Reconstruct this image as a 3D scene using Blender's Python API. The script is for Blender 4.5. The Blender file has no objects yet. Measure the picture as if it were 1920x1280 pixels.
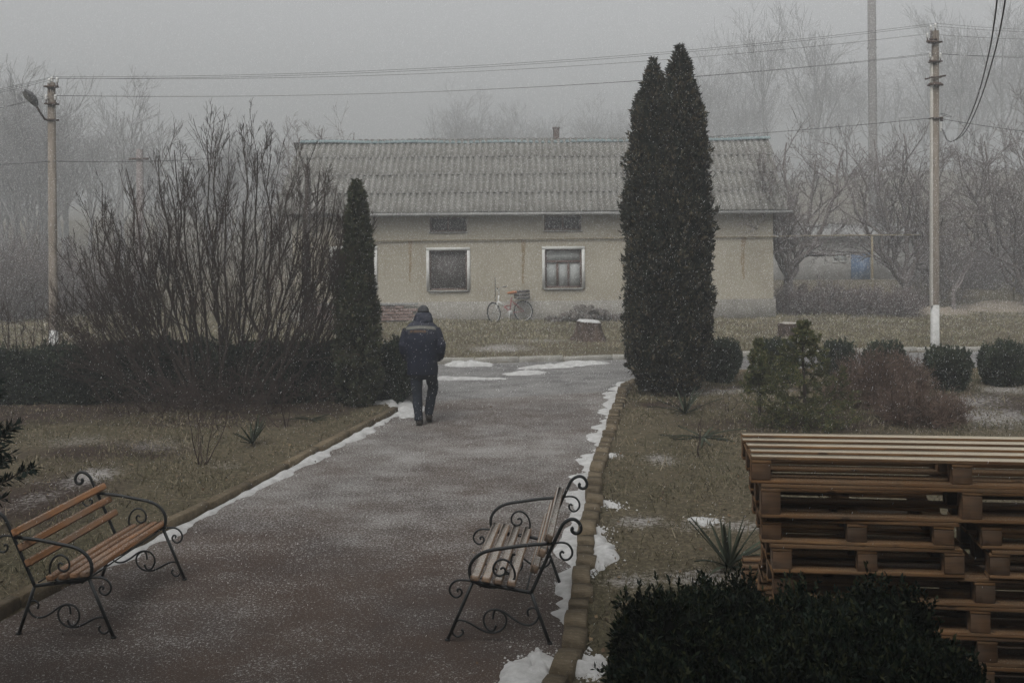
import bpy, bmesh, math, random
import numpy as np
from mathutils import Vector, Matrix

# ---------------------------------------------------------------- camera, sky, sun, exposure
S = bpy.context.scene
COL = S.collection
random.seed(7)
RNG = np.random.default_rng(11)
F = 2000.0            # focal length in photo pixels (photo 1920 wide)
CH = 3.2              # eye height: the picture is taken from a raised porch
HY = 397.0            # horizon row
ROLL = math.radians(0.5)

cam = bpy.data.cameras.new('camera')
cam_ob = bpy.data.objects.new('camera', cam)
COL.objects.link(cam_ob)
cam.sensor_width = 36.0
cam.lens = F / 1920.0 * 36.0
cam.shift_y = -(640.0 - HY) / 1920.0
cam.clip_end = 1500.0
cam.clip_start = 0.05
cam_ob.matrix_world = Matrix.Translation((0, 0, CH)) @ Matrix.Rotation(math.pi / 2, 4, 'X') @ Matrix.Rotation(-ROLL, 4, 'Z')
S.camera = cam_ob

SUN_EL, SUN_ROT = math.radians(52), math.radians(200)
world = bpy.data.worlds.new('World')
S.world = world
world.use_nodes = True
wn = world.node_tree
wn.nodes.clear()
sky = wn.nodes.new('ShaderNodeTexSky')
sky.sky_type = 'NISHITA'
sky.sun_disc = False
sky.sun_elevation = SUN_EL
sky.sun_rotation = SUN_ROT
sky.air_density = 1.0
sky.dust_density = 6.0
sky.ozone_density = 1.0
hs = wn.nodes.new('ShaderNodeHueSaturation')
hs.inputs['Saturation'].default_value = 0.07
bg = wn.nodes.new('ShaderNodeBackground')
bg.inputs['Strength'].default_value = 0.14
wo = wn.nodes.new('ShaderNodeOutputWorld')
wn.links.new(sky.outputs[0], hs.inputs['Color'])
wn.links.new(hs.outputs[0], bg.inputs['Color'])
wn.links.new(bg.outputs[0], wo.inputs['Surface'])

sun = bpy.data.lights.new('sun', 'SUN')
sun.energy = 0.6
sun.angle = math.radians(40)
sun.color = (1.0, 0.97, 0.93)
sun_ob = bpy.data.objects.new('sun', sun)
COL.objects.link(sun_ob)
sd_ = Vector((math.cos(SUN_EL) * math.sin(SUN_ROT), math.cos(SUN_EL) * math.cos(SUN_ROT), math.sin(SUN_EL)))
sun_ob.rotation_euler = (-sd_).to_track_quat('-Z', 'Y').to_euler()

S.view_settings.view_transform = 'Standard'
S.view_settings.look = 'None'
S.view_settings.gamma = 1.0
S.view_settings.use_curve_mapping = False
S.view_settings.exposure = 0.35
S.render.engine = 'CYCLES'
S.cycles.max_bounces = 6
S.cycles.diffuse_bounces = 3
S.cycles.glossy_bounces = 2
S.cycles.transmission_bounces = 4
S.cycles.volume_bounces = 2
S.cycles.transparent_max_bounces = 8
S.cycles.use_denoising = True
S.cycles.denoiser = 'OPENIMAGEDENOISE'
S.cycles.denoising_input_passes = 'RGB_ALBEDO_NORMAL'
HAZE_DENSITY = 0.0066

# ---------------------------------------------------------------- helpers
def unroll(px, py):
    dx, dy = px - 960.0, py - HY
    c, s = math.cos(ROLL), math.sin(ROLL)
    return 960.0 + dx * c - dy * s, HY + dy * c + dx * s

def P(px, py, D):
    """point seen at a photo pixel, at depth D"""
    x, y = unroll(px, py)
    return Vector(((x - 960.0) / F * D, D, CH - (y - HY) / F * D))

def G(px, py, z=0.0):
    """ground point seen at a photo pixel"""
    x, y = unroll(px, py)
    D = (CH - z) * F / (y - HY)
    return Vector(((x - 960.0) / F * D, D, z))

def tag(o, label=None, cat=None, group=None, kind=None):
    if label: o['label'] = label
    if cat: o['category'] = cat
    if group: o['group'] = group
    if kind: o['kind'] = kind
    return o

def empty(name, loc=(0, 0, 0), rz=0.0, label=None, cat=None, group=None, kind=None, parent=None):
    o = bpy.data.objects.new(name, None)
    COL.objects.link(o)
    o.empty_display_size = 0.2
    o.location = loc
    o.rotation_euler = (0, 0, rz)
    o.parent = parent
    return tag(o, label, cat, group, kind)

def link(name, me, parent=None, loc=None, rot=None, scale=None):
    o = bpy.data.objects.new(name, me)
    COL.objects.link(o)
    o.parent = parent
    if loc is not None: o.location = loc
    if rot is not None: o.rotation_euler = rot
    if scale is not None: o.scale = scale
    return o

def np_mesh(name, v, faces, mat=None, smooth=False):
    """v (N,3); faces: list of int arrays (M,3) / (M,4)"""
    me = bpy.data.meshes.new(name)
    v = np.asarray(v, dtype=np.float32)
    me.vertices.add(len(v))
    me.vertices.foreach_set('co', v.ravel())
    faces = [np.asarray(f, dtype=np.int32) for f in faces if len(f)]
    nl = sum(f.size for f in faces)
    npoly = sum(len(f) for f in faces)
    me.loops.add(nl)
    me.polygons.add(npoly)
    me.loops.foreach_set('vertex_index', np.concatenate([f.ravel() for f in faces]))
    tot = np.concatenate([np.full(len(f), f.shape[1], dtype=np.int32) for f in faces])
    st = np.concatenate([[0], np.cumsum(tot)[:-1]]).astype(np.int32)
    me.polygons.foreach_set('loop_start', st)
    me.polygons.foreach_set('loop_total', tot)
    if smooth:
        me.polygons.foreach_set('use_smooth', np.ones(npoly, dtype=bool))
    me.update(calc_edges=True)
    me.validate()
    if mat: me.materials.append(mat)
    return me

class MB:
    """collects shapes into ONE mesh"""
    def __init__(self):
        self.v, self.f, self.n = [], [], 0
    def add(self, v, fs):
        v = np.asarray(v, float)
        self.v.append(v)
        for f in fs:
            self.f.append(np.asarray(f, int) + self.n)
        self.n += len(v)
    def box(self, c, s, rot=None, bevel=0.0):
        """c centre, s full sizes, rot 3x3"""
        h = np.array(s, float) / 2
        if bevel > 0:
            b = min(bevel, h.min() * 0.9)
            vs, q, t = [], [], []
            idx = {}
            for sx in (-1, 1):
                for sy in (-1, 1):
                    for sz in (-1, 1):
                        for ax in range(3):
                            p = [sx * (h[0] - b), sy * (h[1] - b), sz * (h[2] - b)]
                            p[ax] = (sx, sy, sz)[ax] * h[ax]
                            idx[(sx, sy, sz, ax)] = len(vs)
                            vs.append(p)
            for ax in range(3):
                o1, o2 = [a for a in range(3) if a != ax]
                for sg in (-1, 1):
                    def key(a, b2):
                        k = [0, 0, 0]; k[ax] = sg; k[o1] = a; k[o2] = b2
                        return idx[(k[0], k[1], k[2], ax)]
                    q.append([key(-1, -1), key(1, -1), key(1, 1), key(-1, 1)])
            for ax in range(3):   # edges running along ax
                o1, o2 = [a for a in range(3) if a != ax]
                for a in (-1, 1):
                    for b2 in (-1, 1):
                        def kk(e, w):
                            k = [0, 0, 0]; k[ax] = e; k[o1] = a; k[o2] = b2
                            return idx[(k[0], k[1], k[2], w)]
                        q.append([kk(-1, o1), kk(1, o1), kk(1, o2), kk(-1, o2)])
            for sx in (-1, 1):
                for sy in (-1, 1):
                    for sz in (-1, 1):
                        t.append([idx[(sx, sy, sz, a)] for a in range(3)])
            vs = np.array(vs); fs = [q, t]
        else:
            vs = np.array([[x, y, z] for x in (-h[0], h[0]) for y in (-h[1], h[1]) for z in (-h[2], h[2])])
            fs = [[[0, 1, 3, 2], [4, 6, 7, 5], [0, 4, 5, 1], [2, 3, 7, 6], [0, 2, 6, 4], [1, 5, 7, 3]]]
        if rot is not None:
            vs = vs @ np.asarray(rot).T
        self.add(vs + np.asarray(c, float), fs)
    def tube(self, pts, r, n=8, cap=True):
        pts = np.asarray(pts, float)
        R = np.full(len(pts), r) if np.isscalar(r) else np.asarray(r, float)
        v, q = tubes(pts[None], R[None], n)
        fs = [q]
        self.add(v, fs)
        if cap:
            k = len(pts)
            base = self.n - len(v)
            for off, rev in ((0, True), ((k - 1) * n, False)):
                ring = [base + off + i for i in range(n)]
                c = (v[off:off + n]).mean(0)
                self.v.append(c[None]); ci = self.n; self.n += 1
                tri = [[ring[i], ring[(i + 1) % n], ci] for i in range(n)]
                if rev: tri = [t[::-1] for t in tri]
                self.f.append(np.array(tri))
    def lathe(self, prof, c=(0, 0, 0), n=16, rot=None):
        """prof list of (r,z)"""
        a = np.linspace(0, 2 * math.pi, n, endpoint=False)
        vs = np.concatenate([np.stack([r * np.cos(a), r * np.sin(a), np.full(n, z)], 1) for r, z in prof])
        q = [[j * n + i, j * n + (i + 1) % n, (j + 1) * n + (i + 1) % n, (j + 1) * n + i] for j in range(len(prof) - 1) for i in range(n)]
        if rot is not None: vs = vs @ np.asarray(rot).T
        self.add(vs + np.asarray(c, float), [q])
    def mesh(self, name, mat=None, smooth=False):
        fl = {}
        for f in self.f:
            if len(f): fl.setdefault(f.shape[1], []).append(f)
        return np_mesh(name, np.concatenate(self.v), [np.concatenate(x) for x in fl.values()], mat, smooth)
    def build(self, name, mat, parent=None, smooth=False, **k):
        return link(name, self.mesh(name, mat, smooth), parent, **k)

def tubes(Pt, R, n):
    """Pt (B,k,3), R (B,k) -> verts, quads. Vectorised tube sweep."""
    B, k, _ = Pt.shape
    T = np.gradient(Pt, axis=1)
    T /= np.linalg.norm(T, axis=2, keepdims=True) + 1e-9
    d = Pt[:, -1] - Pt[:, 0]
    ref = np.where(np.abs(d[:, 2:3]) > 0.8 * np.linalg.norm(d, axis=1, keepdims=True), np.array([[1.0, 0.13, 0]]), np.array([[0.05, 0.1, 1.0]]))
    U = ref[:, None, :] - (ref[:, None, :] * T).sum(2, keepdims=True) * T
    # closed loops / spirals in a plane: fall back where ref is parallel to T
    nu = np.linalg.norm(U, axis=2, keepdims=True)
    alt = np.cross(T, np.array([0.31, 0.95, 0.02]))
    U = np.where(nu < 0.15, alt, U)
    U /= np.linalg.norm(U, axis=2, keepdims=True) + 1e-9
    V = np.cross(T, U)
    a = np.arange(n) * 2 * math.pi / n
    ring = Pt[:, :, None, :] + R[:, :, None, None] * (np.cos(a)[None, None, :, None] * U[:, :, None, :] + np.sin(a)[None, None, :, None] * V[:, :, None, :])
    v = ring.reshape(-1, 3)
    b = np.arange(B)[:, None, None] * (k * n)
    j = np.arange(k - 1)[None, :, None] * n
    i = np.arange(n)[None, None, :]
    i2 = (i + 1) % n
    q = np.stack([b + j + i, b + j + i2, b + j + n + i2, b + j + n + i], -1).reshape(-1, 4)
    return v, q

def planar_tube(mb, pts, normal, r, n=6):
    """tube along a planar curve: frame uses the plane's normal, so no twist on spirals"""
    pts = np.asarray(pts, float)
    k = len(pts)
    T = np.gradient(pts, axis=0); T /= np.linalg.norm(T, axis=1, keepdims=True) + 1e-9
    U = np.broadcast_to(np.asarray(normal, float), T.shape)
    V = np.cross(T, U)
    a = np.arange(n) * 2 * math.pi / n + math.pi / n
    ring = pts[:, None, :] + r * (np.cos(a)[None, :, None] * U[:, None, :] + np.sin(a)[None, :, None] * V[:, None, :])
    v = ring.reshape(-1, 3)
    q = [[j * n + i, j * n + (i + 1) % n, (j + 1) * n + (i + 1) % n, (j + 1) * n + i] for j in range(k - 1) for i in range(n)]
    mb.add(v, [q, [list(range(n))[::-1], list(range((k - 1) * n, k * n))]])

def catmull(pts, sub=5):
    p = np.asarray(pts, float)
    p = np.concatenate([[2 * p[0] - p[1]], p, [2 * p[-1] - p[-2]]])
    out = []
    for i in range(1, len(p) - 2):
        for t in np.arange(sub) / sub:
            a, b, c, d = p[i - 1], p[i], p[i + 1], p[i + 2]
            out.append(0.5 * ((2 * b) + (-a + c) * t + (2 * a - 5 * b + 4 * c - d) * t * t + (-a + 3 * b - 3 * c + d) * t ** 3))
    out.append(p[-2])
    return np.array(out)

def vnoise(p, seed=0):
    """vectorised value noise, 0..1"""
    p = np.asarray(p, float)
    i = np.floor(p).astype(np.int64)
    f = p - i
    f = f * f * (3 - 2 * f)
    def h(o):
        q = i + o
        n = (q[:, 0] * 73856093) ^ (q[:, 1] * 19349663) ^ (q[:, 2] * 83492791) ^ (seed * 2654435761)
        n &= 0xffffffff
        n = ((n ^ (n >> 13)) * 1274126177) & 0xffffffff
        n = n ^ (n >> 16)
        return (n & 0xffff) / 65535.0
    r = 0
    for dx in (0, 1):
        for dy in (0, 1):
            for dz in (0, 1):
                w = (f[:, 0] if dx else 1 - f[:, 0]) * (f[:, 1] if dy else 1 - f[:, 1]) * (f[:, 2] if dz else 1 - f[:, 2])
                r = r + w * h(np.array([dx, dy, dz]))
    return r

def sstep(a, b, x):
    t = np.clip((x - a) / (b - a), 0, 1)
    return t * t * (3 - 2 * t)

def rotz(a):
    c, s = math.cos(a), math.sin(a)
    return np.array([[c, -s, 0], [s, c, 0], [0, 0, 1.0]])
def rotx(a):
    c, s = math.cos(a), math.sin(a)
    return np.array([[1.0, 0, 0], [0, c, -s], [0, s, c]])
def roty(a):
    c, s = math.cos(a), math.sin(a)
    return np.array([[c, 0, s], [0, 1.0, 0], [-s, 0, c]])

def unit(v):
    return v / (np.linalg.norm(v, axis=-1, keepdims=True) + 1e-9)

# ---------------------------------------------------------------- materials
class NT:
    """small node-tree writer"""
    def __init__(self, name):
        self.m = bpy.data.materials.new(name)
        self.m.use_nodes = True
        self.t = self.m.node_tree
        self.b = self.t.nodes['Principled BSDF']
        self.co = None
    def n(self, typ, **kw):
        x = self.t.nodes.new(typ)
        for k, v in kw.items(): setattr(x, k, v)
        return x
    def l(self, a, b): self.t.links.new(a, b)
    def coord(self, kind='Object', scale=(1, 1, 1)):
        c = self.n('ShaderNodeTexCoord'); mp = self.n('ShaderNodeMapping')
        mp.inputs['Scale'].default_value = scale
        self.l(c.outputs[kind], mp.inputs['Vector'])
        return mp.outputs[0]
    def noise(self, scale, detail=4, rough=0.55, vec=None, kind='Object', stretch=(1, 1, 1)):
        x = self.n('ShaderNodeTexNoise')
        x.inputs['Scale'].default_value = scale
        x.inputs['Detail'].default_value = detail
        x.inputs['Roughness'].default_value = rough
        self.l(vec if vec is not None else self.coord(kind, stretch), x.inputs['Vector'])
        return x.outputs['Fac']
    def ramp(self, fac, stops):
        r = self.n('ShaderNodeValToRGB')
        e = r.color_ramp.elements
        while len(e) < len(stops): e.new(0.5)
        for el, (p, c) in zip(e, stops):
            el.position = p
            el.color = (*c, 1) if len(c) == 3 else c
        self.l(fac, r.inputs['Fac'])
        return r.outputs['Color']
    def mapr(self, fac, a, b, c=0.0, d=1.0):
        r = self.n('ShaderNodeMapRange')
        for i, v in ((1, a), (2, b), (3, c), (4, d)): r.inputs[i].default_value = v
        self.l(fac, r.inputs[0])
        return r.outputs[0]
    def math(self, op, a, b=None, clamp=False):
        r = self.n('ShaderNodeMath', operation=op, use_clamp=clamp)
        for i, v in ((0, a), (1, b)):
            if v is None: continue
            if isinstance(v, (int, float)): r.inputs[i].default_value = v
            else: self.l(v, r.inputs[i])
        return r.outputs[0]
    def mix(self, fac, a, b, blend='MIX'):
        r = self.n('ShaderNodeMix', data_type='RGBA', blend_type=blend)
        for i, v in ((0, fac), (6, a), (7, b)):
            if isinstance(v, (int, float)): r.inputs[i].default_value = v
            elif isinstance(v, tuple): r.inputs[i].default_value = (*v, 1)
            else: self.l(v, r.inputs[i])
        return r.outputs[2]
    def bump(self, h, strength=0.4, dist=0.01):
        b = self.n('ShaderNodeBump')
        b.inputs['Strength'].default_value = strength
        b.inputs['Distance'].default_value = dist
        self.l(h, b.inputs['Height'])
        self.l(b.outputs[0], self.b.inputs['Normal'])
    def done(self, color=None, rough=0.8, spec=0.3, metal=0.0):
        b = self.b
        if color is not None:
            if isinstance(color, tuple): b.inputs['Base Color'].default_value = (*color, 1)
            else: self.l(color, b.inputs['Base Color'])
        if isinstance(rough, (int, float)): b.inputs['Roughness'].default_value = rough
        else: self.l(rough, b.inputs['Roughness'])
        b.inputs['Specular IOR Level'].default_value = spec
        b.inputs['Metallic'].default_value = metal
        return self.m
    def attr(self, name):
        a = self.n('ShaderNodeAttribute', attribute_name=name)
        return a.outputs['Fac']
    def island(self):
        return self.n('ShaderNodeNewGeometry').outputs['Random Per Island']
    def objrand(self):
        return self.n('ShaderNodeObjectInfo').outputs['Random']
    def sep(self, vec):
        s = self.n('ShaderNodeSeparateXYZ'); self.l(vec, s.inputs[0]); return s.outputs
    def upward(self):
        g = self.n('ShaderNodeNewGeometry')
        return self.sep(g.outputs['True Normal'])[2]

def mat_plain(name, c1, c2, scale=6, rough=0.8, spec=0.3, metal=0.0, bump=0.0, bscale=40):
    t = NT(name)
    col = t.mix(t.mapr(t.noise(scale, 6), 0.3, 0.7), c1, c2)
    if bump: t.bump(t.noise(bscale, 4), bump, 0.01)
    return t.done(col, rough, spec, metal)

def mat_leaf(name, c1, c2, c3=None, rough=0.65, spec=0.2):
    t = NT(name)
    st = [(0.0, c1), (0.6, c2)] + ([(0.93, c3)] if c3 else [])
    col = t.ramp(t.island(), st)
    big = t.mapr(t.noise(2.4, 4, .6), 0.32, 0.70, 0.50, 1.55)
    col = t.mix(1.0, col, t.n('ShaderNodeCombineColor').outputs[0], 'MULTIPLY') if False else col
    hv = t.n('ShaderNodeHueSaturation'); t.l(col, hv.inputs['Color']); t.l(big, hv.inputs['Value'])
    return t.done(hv.outputs[0], rough, spec)

def mat_twig(name, c1, c2, rough=0.85):
    t = NT(name)
    col = t.mix(t.island(), c1, c2)
    return t.done(col, rough, 0.2)

M = {}
M['iron'] = mat_plain('black iron', (.010, .013, .014), (.022, .024, .024), 12, 0.45, 0.4)
def mat_wood(name, c1, c2, c3, frost=0.0, axis=1, grey=(.125, .105, .085), crust=(.48, .47, .44), knots=False):
    t = NT(name)
    st = [14, 14, 14]; st[axis] = 0.9
    co = t.n('ShaderNodeTexCoord'); add = t.n('ShaderNodeVectorMath', operation='ADD')
    sc = t.n('ShaderNodeVectorMath', operation='SCALE'); sc.inputs['Scale'].default_value = 13.0
    cmb = t.n('ShaderNodeCombineXYZ'); rnd = t.objrand()
    for i in range(3): t.l(rnd, cmb.inputs[i])
    t.l(cmb.outputs[0], sc.inputs[0]); t.l(co.outputs['Object'], add.inputs[0]); t.l(sc.outputs[0], add.inputs[1])
    mp = t.n('ShaderNodeMapping'); mp.inputs['Scale'].default_value = st; t.l(add.outputs[0], mp.inputs['Vector'])
    g = t.noise(3.0, 8, 0.65, mp.outputs[0])
    col = t.ramp(g, [(0.3, c1), (0.5, c2), (0.72, c3)])
    hv = t.n('ShaderNodeHueSaturation'); t.l(col, hv.inputs['Color'])
    t.l(t.mapr(rnd, 0, 1, 0.62, 1.25), hv.inputs['Value'])
    col = t.mix(t.mapr(t.noise(2.2, 4, .6, add.outputs[0]), .42, .68, 0, .55), hv.outputs[0], grey)
    if knots:
        kn = t.n('ShaderNodeTexVoronoi'); kn.inputs['Scale'].default_value = 2.6
        mk = t.n('ShaderNodeMapping'); mk.inputs['Scale'].default_value = [3.5 if i != axis else 1.6 for i in range(3)]; t.l(add.outputs[0], mk.inputs['Vector']); t.l(mk.outputs[0], kn.inputs['Vector'])
        col = t.mix(t.mapr(kn.outputs['Distance'], .10, .17, .75, 0), col, (.035, .018, .010))
        col = t.mix(t.mapr(t.noise(1.1, 4, .7, add.outputs[0]), .55, .75, 0, .6), col, (.05, .036, .026))
    if frost > 0:
        up = t.mapr(t.upward(), 0.6, 0.9)
        sp = t.mapr(t.noise(90, 4, 0.8, co.outputs['Object']), 0.62 - 0.28 * frost, 0.80 - 0.28 * frost)
        col = t.mix(t.math('MULTIPLY', up, sp), col, crust)
    t.bump(g, 0.35, 0.004)
    return t.done(col, 0.75, 0.25)
M['slat_left'] = mat_wood('varnished bench wood', (.12, .052, .021), (.20, .092, .036), (.27, .14, .065), 0.45)
M['slat_right'] = mat_wood('weathered bench wood', (.17, .11, .07), (.28, .20, .14), (.26, .12, .05), 0.8)
M['pallet'] = mat_wood('pallet wood', (.115, .056, .024), (.195, .102, .043), (.29, .168, .077), 0.42, axis=0, grey=(.115, .088, .062), crust=(.34, .29, .21), knots=True)
M['pallet_top'] = mat_wood('frosted pallet wood', (.115, .056, .024), (.20, .106, .045), (.30, .172, .078), 1.25, axis=0, grey=(.115, .088, .062), crust=(.60, .53, .41), knots=True)
M['pallet_dark'] = mat_wood('pallet block wood', (.07, .036, .017), (.115, .060, .028), (.165, .092, .045), 0.25, axis=0)
M['thuja'] = mat_leaf('thuja sprays', (.007, .010, .007), (.020, .023, .013), (.085, .065, .04))
M['thuja_young'] = mat_leaf('young thuja sprays', (.022, .030, .017), (.045, .052, .026), (.075, .065, .04))
M['box_leaf'] = mat_leaf('box leaves', (.006, .012, .008), (.013, .024, .014), (.045, .048, .02), 0.55, .12)
M['hedge_leaf'] = mat_leaf('hedge leaves', (.008, .017, .011), (.019, .032, .019), (.050, .048, .026), 0.6)
M['bush_leaf'] = mat_leaf('bush leaves', (.016, .026, .018), (.032, .046, .028), (.06, .06, .035), 0.6)
M['spruce'] = mat_leaf('spruce needles', (.034, .052, .024), (.080, .088, .036), (.16, .14, .055))
M['pine_dark'] = mat_leaf('dark pine needles', (.006, .014, .011), (.014, .026, .020), None)
M['yucca'] = mat_leaf('yucca leaves', (.022, .032, .020), (.045, .055, .034), (.15, .125, .078), 0.6)
M['bark'] = mat_twig('dark bark', (.030, .024, .020), (.060, .046, .038))
M['twig'] = mat_twig('dark brown twigs', (.028, .019, .016), (.056, .038, .032))
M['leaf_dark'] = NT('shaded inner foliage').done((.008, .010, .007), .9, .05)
M['bark_grey'] = mat_twig('haze paled grey bark', (.11, .095, .090), (.19, .168, .16))  # bark lightened to mimic haze over the yard trees
M['dry_twig'] = mat_twig('dry brown twigs', (.065, .043, .033), (.15, .102, .078))
M['dry_far'] = mat_twig('haze paled brown twigs', (.11, .09, .084), (.19, .16, .15))  # shrub twigs painted paler in place of haze
M['wood_far'] = mat_twig('haze paled far branches', (.17, .168, .168), (.24, .237, .236))  # distance haze painted into the branch colour
M['snow'] = None
t = NT('settled snow'); t.bump(t.noise(30, 5, 0.65), 0.35, 0.02)
M['snow'] = t.done(t.mix(t.mapr(t.noise(9, 5, 0.7), 0.35, 0.75), (.50, .50, .49), (.29, .285, .275)), 0.8, 0.2)
M['flake'] = NT('snowflake').done((.85, .86, .87), 0.9, 0.1)

def px_world(*pts, z=0.0):
    return [G(a, b, z) for a, b in pts]
# ---------------------------------------------------------------- ground, path, road
PATH = np.array([(-7.3, -4), (-3.48, 10.7), (-1.80, 17.2), (-1.95, 17.95), (1.92, 19.0), (1.80, 18.4), (.89, 12.7), (.32, 7.6), (-1.24, -4)])
ROAD = np.array([(-1.95, 17.95), (-2.7, 18.7), (-5, 19.1), (-60, 19.4), (-60, 22.3), (-12, 22.0), (-1.24, 22.5), (8.8, 23.7), (60, 25.0), (60, 20.3), (9, 20.6), (3.4, 20.7), (2.45, 20.3), (1.92, 19.0)])
ALLP = np.array([(-7.3, -4), (-3.48, 10.7), (-1.80, 17.2), (-1.95, 17.95), (-2.7, 18.7), (-5, 19.1), (-60, 19.4), (-60, 22.3), (-12, 22.0), (-1.24, 22.5), (8.8, 23.7), (60, 25.0), (60, 20.3), (9, 20.6), (3.4, 20.7), (2.45, 20.3), (1.92, 19.0), (1.80, 18.4), (.89, 12.7), (.32, 7.6), (-1.24, -4)])

def sdist(p, poly=ALLP):
    """signed distance to a polygon, negative inside"""
    p = np.asarray(p, float)
    d = np.full(len(p), 1e9); ins = np.zeros(len(p), bool)
    for a, b in zip(poly, np.roll(poly, -1, 0)):
        e = b - a; w = p - a
        t = np.clip((w @ e) / (e @ e), 0, 1)
        d = np.minimum(d, np.hypot(*(w - t[:, None] * e).T))
        c = ((a[1] > p[:, 1]) != (b[1] > p[:, 1])) & (p[:, 0] < (b[0] - a[0]) * (p[:, 1] - a[1]) / (b[1] - a[1] + 1e-12) + a[0])
        ins ^= c
    return np.where(ins, -d, d)

def hill(x, y):
    r = sstep(70, 125, y) * (2.5 + 5 * sstep(12, 45, x))
    return r + 3 * sstep(150, 280, y)

def gz(x, y):
    x = np.atleast_1d(np.asarray(x, float)); y = np.atleast_1d(np.asarray(y, float))
    p = np.stack([x, y], 1)
    d = sdist(p)
    q = np.stack([x, y, 0 * x], 1)
    lawn = 0.055 + 0.05 * (vnoise(q * 0.6, 3) - 0.5) + 0.03 * (vnoise(q * 2.3, 4) - 0.5) + 0.03 * sstep(0.3, 3, d)
    lawn = lawn + hill(x, y)
    return -0.06 + (lawn + 0.06) * sstep(0.0, 0.12, d)

def gz1(x, y): return float(gz([x], [y])[0])

def axis(segs):
    out = []
    for a, b, s in segs: out.append(np.arange(a, b, s))
    return np.concatenate(out)
gx = np.concatenate([axis([(-300, -60, 12), (-60, -16, 1.5), (-16, 14, 0.18), (14, 60, 1.5), (60, 301, 12)]), [300.0]])
gy = np.concatenate([axis([(-55, -4, 4), (-4, 4, 0.5), (4, 25, 0.18), (25, 36, 0.4), (36, 80, 2), (80, 320, 8)]), [320.0]])
GX, GY = np.meshgrid(gx, gy)
gxx, gyy = GX.ravel(), GY.ravel()
gv = np.stack([gxx, gyy, gz(gxx, gyy)], 1)
nx, ny = len(gx), len(gy)
ii = (np.arange(ny - 1)[:, None] * nx + np.arange(nx - 1)[None, :]).ravel()
gq = np.stack([ii, ii + 1, ii + nx + 1, ii + nx], 1)

def blob(px, py, rx, ry):
    c = G(px, py)
    return np.exp(-(((gxx - c.x) / rx) ** 2 + ((gyy - c.y) / ry) ** 2))
frost = 0.10 + 0 * gxx
for b in [(180, 905, .45, .7), (75, 915, .5, .25), (130, 925, .3, .3), (420, 885, .35, .25), (1318, 990, .28, .22), (1290, 1000, .3, .15), (1200, 990, .4, .3), (1390, 1000, .3, .3), (1180, 1100, .3, .3), (1330, 1095, .6, .3), (1400, 740, 1.2, .5), (1300, 745, .8, .3), (1760, 760, 1.6, 1.0), (1850, 790, 1.5, 1.2), (1900, 740, 1.2, .6), (300, 845, .9, .8), (150, 840, 1.0, .6), (60, 950, .4, .8), (1240, 870, .3, .4), (940, 660, 1.2, .8), (1030, 645, 1.5, .5)]:
    frost = np.maximum(frost, (0.40 if b[0] < 500 else 0.58) * blob(*b))
frost = np.maximum(frost, 0.72 * blob(175, 905, .32, .45))
litter = 0.85 * sstep(16.0, 17.2, gyy) * sstep(19.2, 18.8, gyy) * sstep(-2.0, -3.0, gxx)
for b in [(1260, 765, 1.0, .6), (1500, 800, 2.0, 1.3), (1700, 790, 2.0, 1.2), (1850, 770, 3.0, 1.6), (1380, 735, 2.5, .5), (400, 800, 2.0, .7), (100, 790, 2.0, .8), (1500, 1150, .8, 1), (1700, 590, 6, 1.5), (200, 860, 1.5, .7), (60, 950, 1.0, 1.6)]:
    litter = np.maximum(litter, 0.85 * blob(*b))
green = 0.06 + 0.5 * vnoise(np.stack([gxx * .5, gyy * .5, 0 * gxx], 1), 9)
green = np.where(gyy > 24.5, green * 0.75, green)

def points_attr(me, name, val):
    a = me.attributes.new(name, 'FLOAT', 'POINT')
    a.data.foreach_set('value', np.asarray(val, np.float32))

t = NT('winter ground')
obj = t.coord('Object')
n1 = t.noise(1.7, 6, 0.65, obj); n2 = t.noise(22, 6, 0.7, obj); n3 = t.noise(75, 3, 0.7, obj)
dead = t.ramp(n2, [(0.28, (.038, .032, .020)), (0.5, (.096, .080, .052)), (0.72, (.20, .168, .112))])
grn = t.ramp(n2, [(0.28, (.020, .020, .011)), (0.5, (.046, .045, .024)), (0.75, (.11, .10, .06))])
soil = t.ramp(n2, [(0.3, (.026, .019, .015)), (0.55, (.052, .037, .029)), (0.75, (.10, .074, .056))])
g_ = t.mapr(t.math('ADD', t.attr('green'), t.math('SUBTRACT', n1, 0.5)), 0.3, 0.75)
l_ = t.mapr(t.math('ADD', t.attr('litter'), t.math('MULTIPLY', t.math('SUBTRACT', n1, 0.5), 0.9)), 0.3, 0.7)
col = t.mix(l_, t.mix(g_, dead, grn), soil)
fr = t.math('ADD', t.attr('frost'), t.math('MULTIPLY', t.math('SUBTRACT', n1, 0.5), 0.35))
fs = t.math('ADD', t.math('MULTIPLY', n2, 0.7), t.math('MULTIPLY', n3, 0.3))
ff = t.mapr(t.math('ADD', t.math('MULTIPLY', fr, 0.55), fs), 0.68, 0.92)
col = t.mix(ff, col, (.40, .385, .37))
t.bump(t.math('ADD', n2, t.math('MULTIPLY', n3, 0.5)), 0.8, 0.03)
M['ground'] = t.done(col, 0.95, 0.1)
me = np_mesh('ground', gv, [gq], M['ground'], True)
points_attr(me, 'frost', frost); points_attr(me, 'litter', litter); points_attr(me, 'green', green)
ground = tag(link('ground', me), kind='structure')

def sheet(name, poly, z, mat, th=0.0):
    bm = bmesh.new()
    vs = [bm.verts.new((x, y, z)) for x, y in poly]
    bm.faces.new(vs)
    bm.normal_update()
    if bm.faces[:][0].normal.z < 0: bmesh.ops.reverse_faces(bm, faces=bm.faces[:])
    me = bpy.data.meshes.new(name); bm.to_mesh(me); bm.free()
    me.materials.append(mat)
    return tag(link(name, me), kind='structure')

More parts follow.
